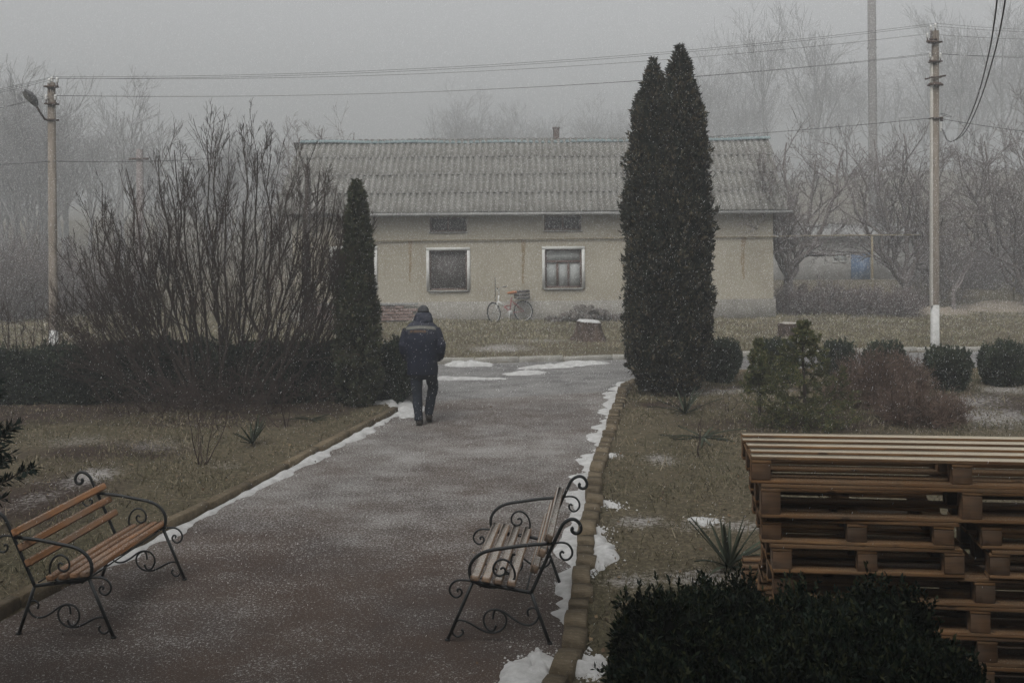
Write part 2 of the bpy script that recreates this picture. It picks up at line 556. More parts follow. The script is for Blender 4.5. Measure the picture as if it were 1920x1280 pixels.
def paving(name, base1, base2, frost_bias, fy=None):
    t = NT(name)
    co = t.coord('Object')
    big = t.noise(0.33, 5, 0.6, t.coord('Object', (0.75, 1.0, 1)))
    mid = t.noise(2.2, 6, 0.65, t.coord('Object', (0.75, 1.0, 1)))
    fine = t.noise(48, 5, 0.75, co); fine2 = t.noise(130, 2, 0.7, co); grit = t.noise(26, 4, 0.8, co)
    base = t.mix(t.mapr(fine, 0.3, 0.7), base1, base2)
    base = t.mix(t.mapr(t.noise(0.8, 5, 0.6, co), 0.42, 0.7, 0, .55), base, (.035, .030, .030))
    y = t.sep(t.n('ShaderNodeTexCoord').outputs['Object'])[1]
    g = t.math('MULTIPLY', t.math('SUBTRACT', big, 0.5), 0.50)
    g = t.math('ADD', g, t.math('MULTIPLY', t.math('SUBTRACT', mid, 0.5), 0.42))
    g = t.math('ADD', g, frost_bias)
    if fy: g = t.math('ADD', g, t.mapr(y, *fy))
    sp1 = t.noise(42, 2, .6, co); sp2 = t.noise(95, 1.5, .6, co); sp3 = t.noise(17, 3, .7, co)
    def speck(n_, base_thr, w): return t.mapr(t.math('ADD', n_, t.math('MULTIPLY', g, .55)), base_thr, base_thr + w)
    f = t.math('MAXIMUM', speck(sp1, .592, .06), t.math('MULTIPLY', speck(sp2, .575, .08), .75))
    f = t.math('MAXIMUM', f, t.math('MULTIPLY', speck(sp3, .60, .16), .6))
    f = t.math('MAXIMUM', f, t.mapr(g, .10, .34, 0, .55))
    col = t.mix(t.math('MULTIPLY', f, 0.85), base, (.345, .34, .325))
    t.bump(t.math('ADD', fine, grit), 0.6, 0.008)
    return t.done(col, 0.85, 0.25)
M['path'] = paving('frosted red brown path', (.038, .026, .019), (.082, .055, .041), 0.0, (8.0, 13.0, -0.03, 0.12))
M['road'] = paving('frosted grey road', (.035, .033, .033), (.075, .07, .069), 0.12)
path = sheet('path', PATH, 0.0, M['path'])
road = sheet('road', ROAD, 0.0, M['road'])

# ---------------------------------------------------------------- kerbs
t = NT('old kerb concrete')
co = t.coord('Object'); n1 = t.noise(9, 7, 0.7, co); n2 = t.noise(55, 4, 0.7, co)
c = t.ramp(n1, [(0.3, (.075, .058, .036)), (0.52, (.145, .115, .075)), (0.75, (.23, .195, .14))])
hv = t.n('ShaderNodeHueSaturation'); t.l(c, hv.inputs['Color']); t.l(t.mapr(t.objrand(), 0, 1, .75, 1.2), hv.inputs['Value'])
c = t.mix(t.math('MULTIPLY', t.mapr(n2, 0.62, 0.72), t.mapr(t.upward(), .3, .8)), hv.outputs[0], (.45, .44, .42))
t.bump(t.math('ADD', n1, t.math('MULTIPLY', n2, 0.5)), 0.9, 0.02)
M['kerb'] = t.done(c, 0.9, 0.15)
t = NT('pale kerb concrete')
t.bump(t.noise(30, 4), .5, .01)
M['kerb_pale'] = t.done(t.mix(t.mapr(t.noise(5, 6, .7), .35, .7), (.20, .19, .165), (.36, .35, .32)), 0.9, 0.15)

def stone_mesh(rng, L, W, H, rnd, wob):
    """a rounded kerb stone, base at z=0"""
    a, b, cc = 9, 6, 4
    bm = bmesh.new()
    bmesh.ops.create_cube(bm, size=1.0)
    bmesh.ops.subdivide_edges(bm, edges=bm.edges[:], cuts=2, use_grid_fill=True)
    v = np.array([x.co[:] for x in bm.verts]) * 2
    sph = unit(v) * 1.25
    v = v * (1 - rnd) + sph * rnd
    v = v * 0.5 * np.array([L, W, H])
    v[:, 2] += H / 2
    off = rng.uniform(0, 50, 3)
    v += wob * (np.stack([vnoise(v * 9 + off, 1), vnoise(v * 9 + off, 2), vnoise(v * 9 + off, 3)], 1) - 0.5) * 2
    for x, co in zip(bm.verts, v): x.co = co
    me = bpy.data.meshes.new('kerb_stone'); bm.to_mesh(me); bm.free()
    me.polygons.foreach_set('use_smooth', np.ones(len(me.polygons), bool))
    return me

def kerb_run(pts, Lr, W, H, rnd, wob, mat, seed, gap=0.012, z0=-0.06, nvar=6, inset=0.0):
    rng = np.random.default_rng(seed)
    k = empty('kerb', (pts[0][0], pts[0][1], 0), kind='structure')
    pts = np.array(pts, float)
    seg = np.diff(pts, axis=0); ln = np.hypot(*seg.T); cum = np.concatenate([[0], np.cumsum(ln)])
    variants = []
    for _ in range(nvar):
        me = stone_mesh(rng, 1.0, W, H, rnd, wob); me.materials.append(mat); variants.append(me)
    s = 0.0
    while s < cum[-1] - 0.1:
        L = rng.uniform(*Lr)
        m = s + L / 2
        p = np.array([np.interp(m, cum, pts[:, i]) for i in (0, 1)])
        e = np.array([np.interp(min(m + .2, cum[-1]), cum, pts[:, i]) - np.interp(m - .2, cum, pts[:, i]) for i in (0, 1)])
        a = math.atan2(e[1], e[0])
        nrm = np.array([math.sin(a), -math.cos(a)])
        p = p + nrm * (inset + rng.normal(0, wob * 0.6))
        o = link('kerb_stone', variants[rng.integers(nvar)], k)
        o.location = (p[0] - pts[0][0], p[1] - pts[0][1], z0 + rng.normal(0, wob * 0.5))
        o.rotation_euler = (rng.normal(0, wob * 2), rng.normal(0, wob), a + rng.normal(0, wob * 2.0))
        o.scale = (L - gap, rng.uniform(.88, 1.1), rng.uniform(.93, 1.08))
        s += L
    return k
# right edge of the path: short rounded old stones; left edge: long sunken slabs; far side of the road: pale low slabs
kerb_run([(-0.35, 4.5), (.41, 7.6), (.97, 12.7), (1.88, 18.4), (2.02, 19.1)], (.22, .50), .165, .185, .22, .014, M['kerb'], 3, .02)
kerb_run([(2.02, 19.1), (2.52, 20.15), (3.4, 20.6), (9, 20.5), (16, 20.4)], (.5, .9), .15, .18, .25, .012, M['kerb'], 4)
kerb_run([(-5.62, 3.0), (-3.55, 10.7), (-1.87, 17.2)], (.9, 1.05), .11, .175, .07, .007, M['kerb'], 5, .018, -.085)
kerb_run([(-16, 22.2), (-1.24, 22.6), (8.8, 23.8), (18, 24.2)], (.9, 1.1), .14, .16, .12, .008, M['kerb_pale'], 6)

# ---------------------------------------------------------------- settled snow
SNOW = []
def snow_strip(pts, w0, w1, h, seed, side=1, zig=0.5, zz=0.004, step=0.05):
    rng = np.random.default_rng(seed)
    pts = np.array(pts, float)
    ln = np.hypot(*np.diff(pts, axis=0).T); cum = np.concatenate([[0], np.cumsum(ln)])
    s = np.arange(0, cum[-1], step); n = len(s)
    x = np.interp(s, cum, pts[:, 0]); y = np.interp(s, cum, pts[:, 1])
    tx, ty = np.gradient(x), np.gradient(y); l = np.hypot(tx, ty); nxn, nyn = -ty / l * side, tx / l * side
    z = np.zeros(n)
    base = vnoise(np.stack([s * 0.55, z + seed, z], 1), 5); f = vnoise(np.stack([s * 2.6, z + seed, z + 3], 1), 6); f2 = vnoise(np.stack([s * 9, z, z + seed], 1), 7)
    w = w0 + (w1 - w0) * np.clip(base * (1 - zig) + zig * (f * 1.0) + 0.42 * (f2 - .5), 0, 1)
    w *= sstep(0, 0.4, s) * sstep(cum[-1], cum[-1] - 0.4, s) + 0.02
    m = 9
    tt = np.linspace(0, 1, m)
    X = x[:, None] + nxn[:, None] * w[:, None] * tt
    Y = y[:, None] + nyn[:, None] * w[:, None] * tt
    prof = np.array([0.75, .95, 1, .97, .88, .74, .55, .30, 0.0])
    hh = h * np.clip(w / max(w1, .01), .3, 1)[:, None] * prof * (0.65 + 0.7 * vnoise(np.stack([X.ravel() * 9, Y.ravel() * 9, 0 * X.ravel()], 1), 8).reshape(X.shape))
    V = np.stack([X, Y, zz + hh], -1).reshape(-1, 3)
    V = V.reshape(n, m, 3); V[:, 0, 2] = np.maximum(V[:, 0, 2], zz); V[:, -1, 2] = zz - 0.006; V = V.reshape(-1, 3)
    i = (np.arange(n - 1)[:, None] * m + np.arange(m - 1)[None]).ravel()
    q = np.stack([i, i + 1, i + m + 1, i + m], 1)
    return V, q if side < 0 else q[:, ::-1]

def snow_blob(c, rx, ry, h, seed, rz=0.0, ground=True, rag=0.30):
    n, m = 80, 8
    a = np.linspace(0, 2 * math.pi, n, endpoint=False)
    rr = 1 + rag * 2 * (vnoise(np.stack([np.cos(a) * 1.6 + seed * 7, np.sin(a) * 1.6, 0 * a], 1), 3) - .5) + rag * 1.0 * (vnoise(np.stack([np.cos(a) * 3.2 + seed, np.sin(a) * 3.2, 0 * a], 1), 4) - .5) + rag * .5 * (vnoise(np.stack([np.cos(a) * 9 + seed, np.sin(a) * 9, 0 * a], 1), 4) - .5)
    rad = np.linspace(0, 1, m)
    lx = np.cos(a)[None] * rr[None] * rad[:, None] * rx; ly = np.sin(a)[None] * rr[None] * rad[:, None] * ry
    cz, sz = math.cos(rz), math.sin(rz)
    X = c[0] + lx * cz - ly * sz; Y = c[1] + lx * sz + ly * cz
    hh = (1 - rad[:, None] ** 2.2) * h * (.6 + .8 * vnoise(np.stack([X.ravel() * 8, Y.ravel() * 8, 0 * X.ravel()], 1), 8).reshape(X.shape))
    g = gz(X.ravel(), Y.ravel()).reshape(X.shape) if ground else 0 * X
    Z = np.maximum(g, 0.0) + 0.006 + hh; Z[-1] -= 0.02
    V = np.stack([X, Y, Z], -1).reshape(-1, 3)
    i = (np.arange(m - 1)[:, None] * n + np.arange(n)[None]); i2 = (np.arange(m - 1)[:, None] * n + (np.arange(n)[None] + 1) % n)
    q = np.stack([i, i + n, i2 + n, i2], -1).reshape(-1, 4)
    return V, q
def snow_object(parts, label):
    mb = MB()
    rc = np.random.default_rng(len(parts) * 7 + 1)
    for v, q in parts:
        mb.add(v, [q])
        n = int(min(260, 30 + len(v) * .10))
        c = v[rc.integers(len(v), size=n)] + rc.normal(0, .07, (n, 3)) * [1, 1, 0]
        r = rc.uniform(.004, .018, n) * (.6 + .4 * c[:, 1] / 12)
        a = np.arange(5) * 1.2566
        ring = np.stack([np.cos(a), np.sin(a), 0 * a - .4], 1)
        z = np.maximum(gz(c[:, 0], c[:, 1]), 0.0) + .003
        cv = np.concatenate([c[:, None, :] * [1, 1, 0] + ring[None] * r[:, None, None] * rc.uniform(.6, 1.4, (n, 5, 1)) , (c * [1, 1, 0] + np.stack([0 * r, 0 * r, r * .6], 1))[:, None]], 1)
        cv[:, :, 2] += z[:, None]
        b = np.arange(n)[:, None] * 6
        tri = np.concatenate([np.stack([b[:, 0] + i, b[:, 0] + (i + 1) % 5, b[:, 0] + 5], 1) for i in range(5)])
        mb.add(cv.reshape(-1, 3), [tri])
    o = mb.build('snow', M['snow'], smooth=True)
    return tag(o, label, kind='stuff')
E_R = [(-.28, 4.6), (.32, 7.6), (.89, 12.7), (1.80, 18.4), (1.95, 19.2)]
def along(poly, y0, y1):
    p = np.array(poly); ys = np.linspace(y0, y1, 60)
    return np.stack([np.interp(ys, p[:, 1], p[:, 0]), ys], 1)
snow_object([snow_strip(along(E_R, 9.3, 19.0) + [.01, 0], .04, .36, .04, 1, 1, .78),
             snow_strip(along(E_R, 8.15, 9.7) + [.01, 0], .05, .30, .05, 5, 1, .3),
             snow_blob(G(985, 1275), .20, .36, .045, 12, .1), snow_blob(G(1015, 1245), .10, .26, .04, 13, .1)], 'snow swept along the right kerb of the path')
E_L = [(-5.5, 3.0), (-3.48, 10.7), (-1.80, 17.2)]
snow_object([snow_strip(along(E_L, 9.6, 17.3) - [.005, 0], .03, .20, .05, 2, -1, .75),
             snow_blob((-1.82, 17.55), .20, .5, .05, 6), snow_blob((-2.15, 17.62), .5, .18, .04, 7, .1), snow_blob((-1.62, 17.1), .16, .5, .035, 17, -.2)], 'narrow white snow line along the left kerb of the path')
snow_object([snow_blob(G(878, 685), .50, .20, .09, 3), snow_blob(G(845, 711), .75, .10, .05, 4, -.02), snow_blob(G(915, 711), .3, .05, .03, 41), snow_blob(G(985, 700), .42, .22, .05, 8, .25), snow_blob(G(1040, 688), .75, .20, .06, 9, .35), snow_blob(G(1085, 683), .55, .25, .07, 10, .2), snow_blob(G(770, 707), .3, .2, .04, 44)], 'snow ridges lying across the grey road')
snow_object([snow_blob(G(1172, 722), .20, .22, .06, 21), snow_blob(G(1160, 730), .16, .14, .05, 22), snow_blob(G(1130, 1055), .13, .42, .045, 23, -.25), snow_blob(G(1121, 1030), .10, .25, .03, 24), snow_blob(G(1147, 862), .06, .10, .03, 25), snow_blob(G(1141, 958), .06, .16, .03, 26, .6), snow_blob(G(1138, 957), .03, .06, .02, 27),
             snow_blob(G(1122, 1006), .05, .10, .02, 28), snow_blob(G(1088, 1268), .16, .12, .05, 29), snow_blob(G(1075, 1240), .07, .14, .04, 30), snow_blob(G(1112, 1262), .10, .2, .03, 31), snow_blob(G(1318, 988), .14, .12, .015, 32, .2, True, .6)], 'small white snow patches on the right lawn')
# ---------------------------------------------------------------- house
t = NT('house render')
co = t.n('ShaderNodeTexCoord').outputs['Object']
n1 = t.noise(0.7, 6, .65, co); n2 = t.noise(26, 4, .7, co)
c = t.ramp(n1, [(0.3, (.275, .25, .20)), (.5, (.335, .31, .25)), (.72, (.39, .365, .305))])
c = t.mix(t.mapr(n2, .3, .7, 0, .3), c, (.24, .20, .13))
st_ = t.noise(1.0, 6, .7, t.coord('Object', (5.0, 1, .35)))
c = t.mix(t.mapr(st_, .58, .8, 0, .45), c, (.20, .15, .085))
z_ = t.sep(co)[2]
c = t.mix(t.math('MULTIPLY', t.mapr(z_, 2.40, 2.75), t.mapr(n1, .3, .6, .15, .6)), c, (.30, .285, .25))
t.bump(n2, .6, .01)
M['render'] = t.done(c, .9, .15)
M['rust'] = mat_plain('rust streak', (.20, .155, .095), (.28, .225, .15), 5, .9, .1)
M['plinth'] = mat_plain('grey plinth', (.185, .175, .152), (.27, .255, .225), 3, .9, .15, .0, .6)
M['white_paint'] = mat_plain('white trim', (.48, .48, .455), (.60, .60, .575), 6, .7, .2)
M['glass'] = NT('dark glass').done((.075, .068, .064), .55, .15)  # pane colour lightened to look faded by haze
M['sash'] = mat_plain('brown sash', (.09, .06, .05), (.13, .09, .075), 8, .7, .2)
M['curtain'] = mat_plain('pale curtain', (.25, .265, .26), (.36, .37, .36), 3, .9, .1)
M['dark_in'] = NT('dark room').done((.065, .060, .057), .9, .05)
t = NT('asbestos slate')
co = t.n('ShaderNodeTexCoord').outputs['Object']
rnd = t.objrand()
off = t.n('ShaderNodeVectorMath', operation='ADD'); cmb = t.n('ShaderNodeCombineXYZ'); t.l(t.math('MULTIPLY', rnd, 37.0), cmb.inputs[0]); t.l(co, off.inputs[0]); t.l(cmb.outputs[0], off.inputs[1])
n1 = t.noise(1.4, 7, .7, off.outputs[0]); n2 = t.noise(18, 5, .7, off.outputs[0])
c = t.ramp(n1, [(.3, (.102, .097, .086)), (.5, (.152, .147, .133)), (.7, (.20, .195, .181))])
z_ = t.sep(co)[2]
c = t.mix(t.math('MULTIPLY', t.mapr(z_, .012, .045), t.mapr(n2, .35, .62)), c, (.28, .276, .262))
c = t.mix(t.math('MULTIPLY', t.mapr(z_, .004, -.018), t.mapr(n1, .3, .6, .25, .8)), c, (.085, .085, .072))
t.bump(n2, .4, .006)
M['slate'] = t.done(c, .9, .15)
M['ridge'] = mat_plain('blue green ridge tin', (.14, .19, .195), (.20, .25, .255), 2, .7, .2)
M['tin'] = mat_plain('grey tin', (.16, .16, .155), (.24, .24, .23), 3, .6, .3)
M['gas'] = mat_plain('old yellow gas pipe', (.19, .16, .105), (.25, .21, .14), 3, .8, .15)
M['brick_red'] = mat_plain('dull red brick', (.17, .125, .11), (.25, .18, .155), 9, .9, .1, 0, .5)
M['chimney_br'] = mat_plain('sooty chimney brick', (.08, .065, .058), (.12, .095, .085), 9, .9, .1, 0, .5)

HR = Vector(((1449 - 960) / F * 30.9, 30.9, 0))
HYAW = math.radians(0.6)
LEN = 13.9
DEP = 5.4
hroot = empty('house', (HR.x - LEN * math.cos(HYAW), HR.y - LEN * math.sin(HYAW), 0.06), HYAW,
              'long single storey cream rendered house under a corrugated slate roof', 'house')
EAVE = 3.12
RIDGE = 5.36
RUN0, RUN1 = -0.42, 2.65     # eave and ridge, local y
def hu(px):
    """local u on the front wall for a photo column"""
    for_ = lambda u: (hroot.location.x + u * math.cos(HYAW)) / (hroot.location.y + u * math.sin(HYAW)) * F + 960
    lo, hi = -5.0, 20.0
    for _ in range(40):
        m = (lo + hi) / 2
        if for_(m) < px: lo = m
        else: hi = m
    return m
def hz(py, px=960):
    x, y = unroll(px, py)
    return CH - (y - HY) / F * 30.6 - 0.06
PL = 0.56
wins = [(hu(623), hu(701), hz(545, 640), hz(468, 640)), (hu(804), hu(875), hz(545, 840), hz(470, 840)), (hu(1021), hu(1090), hz(541, 1055), hz(468, 1055))]
vents = [(hu(805), hu(875), hz(435, 840), hz(407, 840)), (hu(1020), hu(1090), hz(432, 1055), hz(404, 1055))]
ops = wins + vents
us = sorted({0.0, LEN, *[o[0] for o in ops], *[o[1] for o in ops]})
zs = sorted({PL, 3.2, *[round(o[2], 3) for o in ops], *[round(o[3], 3) for o in ops]})
mb = MB()
for a, b in zip(us, us[1:]):
    for c0, c1 in zip(zs, zs[1:]):
        um, zm = (a + b) / 2, (c0 + c1) / 2
        if any(o[0] < um < o[1] and o[2] - .001 < zm < o[3] + .001 for o in ops): continue
        mb.add([[a, 0, c0], [b, 0, c0], [b, 0, c1], [a, 0, c1]], [[[0, 1, 2, 3]]])
for u0, u1, z0, z1 in ops:
    d = .14
    mb.add([[u0, 0, z0], [u0, d, z0], [u0, d, z1], [u0, 0, z1], [u1, 0, z0], [u1, d, z0], [u1, d, z1], [u1, 0, z1]],
           [[[0, 3, 2, 1], [4, 5, 6, 7], [0, 1, 5, 4], [3, 7, 6, 2]]])
mb.add([[LEN, 0, PL], [LEN, DEP, PL], [LEN, DEP, 3.2], [LEN, RUN1, RIDGE - .12], [LEN, 0, 3.2]], [[[0, 1, 2, 3, 4]]])
mb.add([[0, 0, PL], [0, DEP, PL], [0, DEP, 3.2], [0, RUN1, RIDGE - .12], [0, 0, 3.2]], [[[4, 3, 2, 1, 0]]])
mb.add([[0, DEP, PL], [LEN, DEP, PL], [LEN, DEP, 3.2], [0, DEP, 3.2]], [[[3, 2, 1, 0]]])
wall = mb.build('wall', M['render'], hroot)
mb = MB(); mb.box((LEN / 2, DEP / 2, PL / 2 - .15), (LEN + .10, DEP + .10, PL + .30)); mb.build('plinth', M['plinth'], hroot)
for px, py0, py1, w in ((768, 452, 530, .10), (980, 449, 533, .12), (1393, 445, 525, .13)):
    mb = MB(); u = hu(px)
    zt, zb = hz(py0, px), hz(py1, px)
    n = 14; zz = np.linspace(zt, zb, n)
    hw = w / 2 * (1 - .6 * np.linspace(0, 1, n)) * (.6 + .8 * vnoise(np.stack([zz * 7, zz * 0 + px, 0 * zz], 1), 3))
    sh = .05 * (vnoise(np.stack([zz * 3, zz * 0 + px, 0 * zz], 1), 4) - .5)
    L = np.stack([u - hw + sh, 0 * zz - .004, zz], 1); R_ = np.stack([u + hw + sh, 0 * zz - .004, zz], 1)
    v = np.stack([L, R_], 1).reshape(-1, 3)
    i = np.arange(n - 1) * 2
    mb.add(v, [np.stack([i, i + 2, i + 3, i + 1], 1)])
    mb.build('rust_streak', M['rust'], hroot)
# windows
for k, (u0, u1, z0, z1) in enumerate(wins):
    mb = MB()
    w = .085
    mb.box(((u0 + u1) / 2, -.012, z1 + w / 2), (u1 - u0 + 2 * w, .05, w))
    mb.box((u0 - w / 2, -.012, (z0 + z1) / 2 - .01), (w, .05, z1 - z0 + .02))
    mb.box((u1 + w / 2, -.012, (z0 + z1) / 2 - .01), (w, .05, z1 - z0 + .02))
    wf = mb.build('window', M['white_paint'], hroot)
    mb = MB(); mb.box(((u0 + u1) / 2, .02, z0 - .025), (u1 - u0 + .06, .18, .03)); mb.build('sill', M['tin'], wf)
    mb = MB()
    W, H = u1 - u0, z1 - z0
    tz = z0 + H * .68
    b = .05
    for (cx, cz, sx, sz) in ((u0 + b / 2, z0 + H / 2, b, H), (u1 - b / 2, z0 + H / 2, b, H), (u0 + W / 2, z0 + b / 2, W - 2 * b, b), (u0 + W / 2, z1 - b / 2, W - 2 * b, b), (u0 + W / 2, tz, W - 2 * b, .06))[:5 if k == 2 else 4]:
        mb.box((cx, .10, cz), (sx, .05, sz))
    for fx in ((.34, .64) if k == 2 else ()):
        mb.box((u0 + W * fx, .105, (z0 + b + tz - .03) / 2), (.06, .04, tz - .03 - z0 - b))
    mb.build('sash', M['sash'], wf)
    xs = [u0 + b, u0 + W * .34 - .03, u0 + W * .34 + .03, u0 + W * .64 - .03, u0 + W * .64 + .03, u1 - b]
    rects = [(xs[0], xs[1], z0 + b, tz - .03), (xs[2], xs[3], z0 + b, tz - .03), (xs[4], xs[5], z0 + b, tz - .03), (xs[0], xs[5], tz + .03, z1 - b)]
    if k != 2: rects = [(u0 + b, u1 - b, z0 + b, z1 - b)]
    for a, c_, d, e in rects:
        mb = MB(); mb.box(((a + c_) / 2, .12, (d + e) / 2), (c_ - a, .006, e - d)); mb.build('pane', M['curtain'] if k == 2 else M['glass'], wf)
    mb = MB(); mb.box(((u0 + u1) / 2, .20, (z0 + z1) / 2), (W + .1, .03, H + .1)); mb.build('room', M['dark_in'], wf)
for u0, u1, z0, z1 in vents:
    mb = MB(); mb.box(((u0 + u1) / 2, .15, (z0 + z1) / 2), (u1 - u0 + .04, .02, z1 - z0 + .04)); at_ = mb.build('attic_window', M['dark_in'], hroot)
    mb = MB(); mb.box(((u0 + u1) / 2, .0, z0 - .02), (u1 - u0 + .05, .1, .03)); mb.build('sill', M['tin'], at_)
    mb = MB()
    for zz_ in (z0 + .025, z1 - .025): mb.box(((u0 + u1) / 2, .112, zz_), (u1 - u0, .03, .05))
    for f_ in (.0, .5, 1.0): mb.box((u0 + .03 + (u1 - u0 - .06) * f_, .11, (z0 + z1) / 2), (.05, .04, z1 - z0))
    mb.build('frame', M['sash'], at_)
# roof
roof = empty('roof', (0, 0, 0), parent=hroot)
slope = math.atan2(RIDGE - EAVE, RUN1 - RUN0)
SL = math.hypot(RIDGE - EAVE, RUN1 - RUN0)
rx0, rx1 = -0.45, LEN + .30
ncol, nrow = 13, 4
pitch_w = (rx1 - rx0) / ncol
waves = 6
def slate_mesh(w, l):
    n = waves * 8 + 1
    x = np.linspace(0, w + .03, n)
    z = .020 * np.cos(x / w * waves * 2 * math.pi)
    top = np.concatenate([np.stack([x, 0 * x + yy, z + .009 * (1 - yy / l)], 1) for yy in (0, l)])
    bot = top.copy(); bot[:, 2] -= .009
    v = np.concatenate([top, bot]); i = np.arange(n - 1)
    q1 = np.stack([i, i + 1, n + i + 1, n + i], 1); q2 = q1[:, ::-1] + 2 * n
    fr = np.stack([i, i + 2 * n, i + 2 * n + 1, i + 1], 1); bk = np.stack([n + i, n + i + 1, 3 * n + i + 1, 3 * n + i], 1)
    return np_mesh('roof_sheet', v, [np.concatenate([q1, q2, fr, bk])], M['slate'], False)
rl = SL / nrow
sm = slate_mesh(pitch_w, rl + .12)
sm.polygons.foreach_set('use_smooth', np.array([len(p.vertices) == 4 for p in sm.polygons]))
rr = np.random.default_rng(5)
Mr = Matrix.Rotation(slope, 4, 'X')
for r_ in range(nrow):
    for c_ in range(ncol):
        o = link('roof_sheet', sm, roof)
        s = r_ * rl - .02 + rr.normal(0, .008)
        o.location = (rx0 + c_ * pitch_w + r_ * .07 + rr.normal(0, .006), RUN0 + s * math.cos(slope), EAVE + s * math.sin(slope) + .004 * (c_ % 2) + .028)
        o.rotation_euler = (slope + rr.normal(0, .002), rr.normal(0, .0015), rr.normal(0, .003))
mb = MB()
bk_e = DEP + .45; bz = EAVE
mb.add([[rx0, RUN1, RIDGE], [rx1, RUN1, RIDGE], [rx1, bk_e, bz], [rx0, bk_e, bz], [rx0, RUN1, RIDGE - .03], [rx1, RUN1, RIDGE - .03], [rx1, bk_e, bz - .03], [rx0, bk_e, bz - .03]],
       [[[0, 1, 2, 3], [7, 6, 5, 4], [1, 5, 6, 2], [0, 3, 7, 4], [3, 2, 6, 7]]])
mb.build('back_slope', M['slate'], roof)
mb = MB(); n = 26
xs = np.linspace(rx0 + .22, rx1 + .30, n)
sag = -.05 * np.sin(np.linspace(0, math.pi, n)) + .015 * np.sin(xs * 2.3)
for sgn in (-1, 1):
    a = np.stack([xs, 0 * xs + RUN1, RIDGE + .075 + sag], 1); b = np.stack([xs, RUN1 + sgn * .16 + 0 * xs, RIDGE - .008 + sag], 1)
    v = np.concatenate([a, b, a - [0, 0, .012], b - [0, 0, .012]]); i = np.arange(n - 1)
    q = np.stack([i, i + 1, n + i + 1, n + i], 1)
    mb.add(v, [q if sgn > 0 else q[:, ::-1], (q + 2 * n)[:, ::-1] if sgn > 0 else q + 2 * n, np.stack([n + i, n + i + 1, 3 * n + i + 1, 3 * n + i], 1)])
mb.build('ridge_cap', M['ridge'], roof)
mb = MB(); mb.box((LEN / 2, -.30, EAVE - .035), (LEN + .6, .03, .10)); mb.box((LEN / 2, -.15, EAVE - .06), (LEN + .4, .27, .02)); mb.build('eave_board', M['tin'], roof)
mb = MB(); mb.tube([[hu(640), -.47, EAVE - .035], [LEN + .45, -.47, EAVE - .055]], .045, 8); mb.build('gutter', M['tin'], roof)
cp = P(1043, 268, 33.6)
lc = hroot.matrix_basis.inverted() @ cp
mb = MB(); mb.box((lc.x, lc.y, RIDGE - .1), (.19, .19, .95), None, .01); mb.box((lc.x, lc.y, RIDGE + .40), (.22, .22, .06), None, .01)
ch_ = mb.build('chimney', M['chimney_br'], roof)
mb = MB(); u = hu(927); mb.tube([[u, -.012, hz(520, 927)], [u + .005, -.014, hz(545, 927)], [u, -.012, PL + .02]], .008, 5); mb.build('wall_cable', M['iron'], hroot)
# brick band and ledge at the foot of the wall
bb = empty('brick_ledge', (0, 0, 0), 0, 'low red brick ledge along the foot of the house wall', 'ledge')
bb.location = hroot.matrix_basis @ Vector((hu(590), -.28, 0)); bb.rotation_euler = (0, 0, HYAW)
Lb = hu(782) - hu(590)
bx = MB(); bx.box((0, 0, 0), (.245, .20, .075), None, .006); bme = bx.mesh('brick', M['brick_red'])
rr = np.random.default_rng(8)
for row in range(5):
    x = .13 + (.13 if row % 2 else 0)
    while x < Lb - .05:
        if not (row == 4 and rr.random() < .12):
            link('brick', bme, bb, (x + rr.normal(0, .004), rr.normal(0, .01), .10 + row * .087), (0, 0, rr.normal(0, .02)))
        x += .258
bx = MB(); bx.box((Lb / 2, .02, .25), (Lb, .13, .42)); bx.build('mortar', M['plinth'], bb)
bx = MB(); bx.box((Lb / 2, 0, .525), (Lb + .04, .26, .035), None, .008); bx.build('cap_board', M['tin'], bb)

# gas pipe along the wall and on past the house on posts
mb = MB()
pz = hz(449, 960) + .06
pts = [hroot.matrix_basis @ Vector((hu(650), -.06, hz(452, 700)))]
for px, py in ((960, 449), (1200, 446), (1448, 444)):
    pts.append(hroot.matrix_basis @ Vector((hu(px), -.06, hz(py, px))))
for px, py, D in ((1500, 442, 31.6), (1635, 441, 32.5), (1760, 440, 33.2), (1900, 441, 34), (2100, 441, 35.2)):
    pts.append(P(px, py, D))
gp = empty('gas_pipe', (pts[0].x, pts[0].y, pts[0].z), 0, 'thin yellowed gas pipe along the house wall and on over the yard', 'pipe')
mb.tube([p - pts[0] for p in pts], .019, 8); mb.build('pipe_run', M['gas'], gp)
for j in (5, 6 + 1, 8):
    p = pts[j] - pts[0]
    mb = MB(); mb.tube([(p.x, p.y, -pts[0].z - .1), (p.x, p.y, p.z - .02)], .035, 8); mb.build('post', M['gas'], gp)
for px in (760, 980, 1200, 1392):
    q = hroot.matrix_basis @ Vector((hu(px), -.03, hz(449 - (px - 960) * .009, px))) - pts[0]
    mb = MB(); mb.box(q, (.03, .08, .05)); mb.build('bracket', M['gas'], gp)

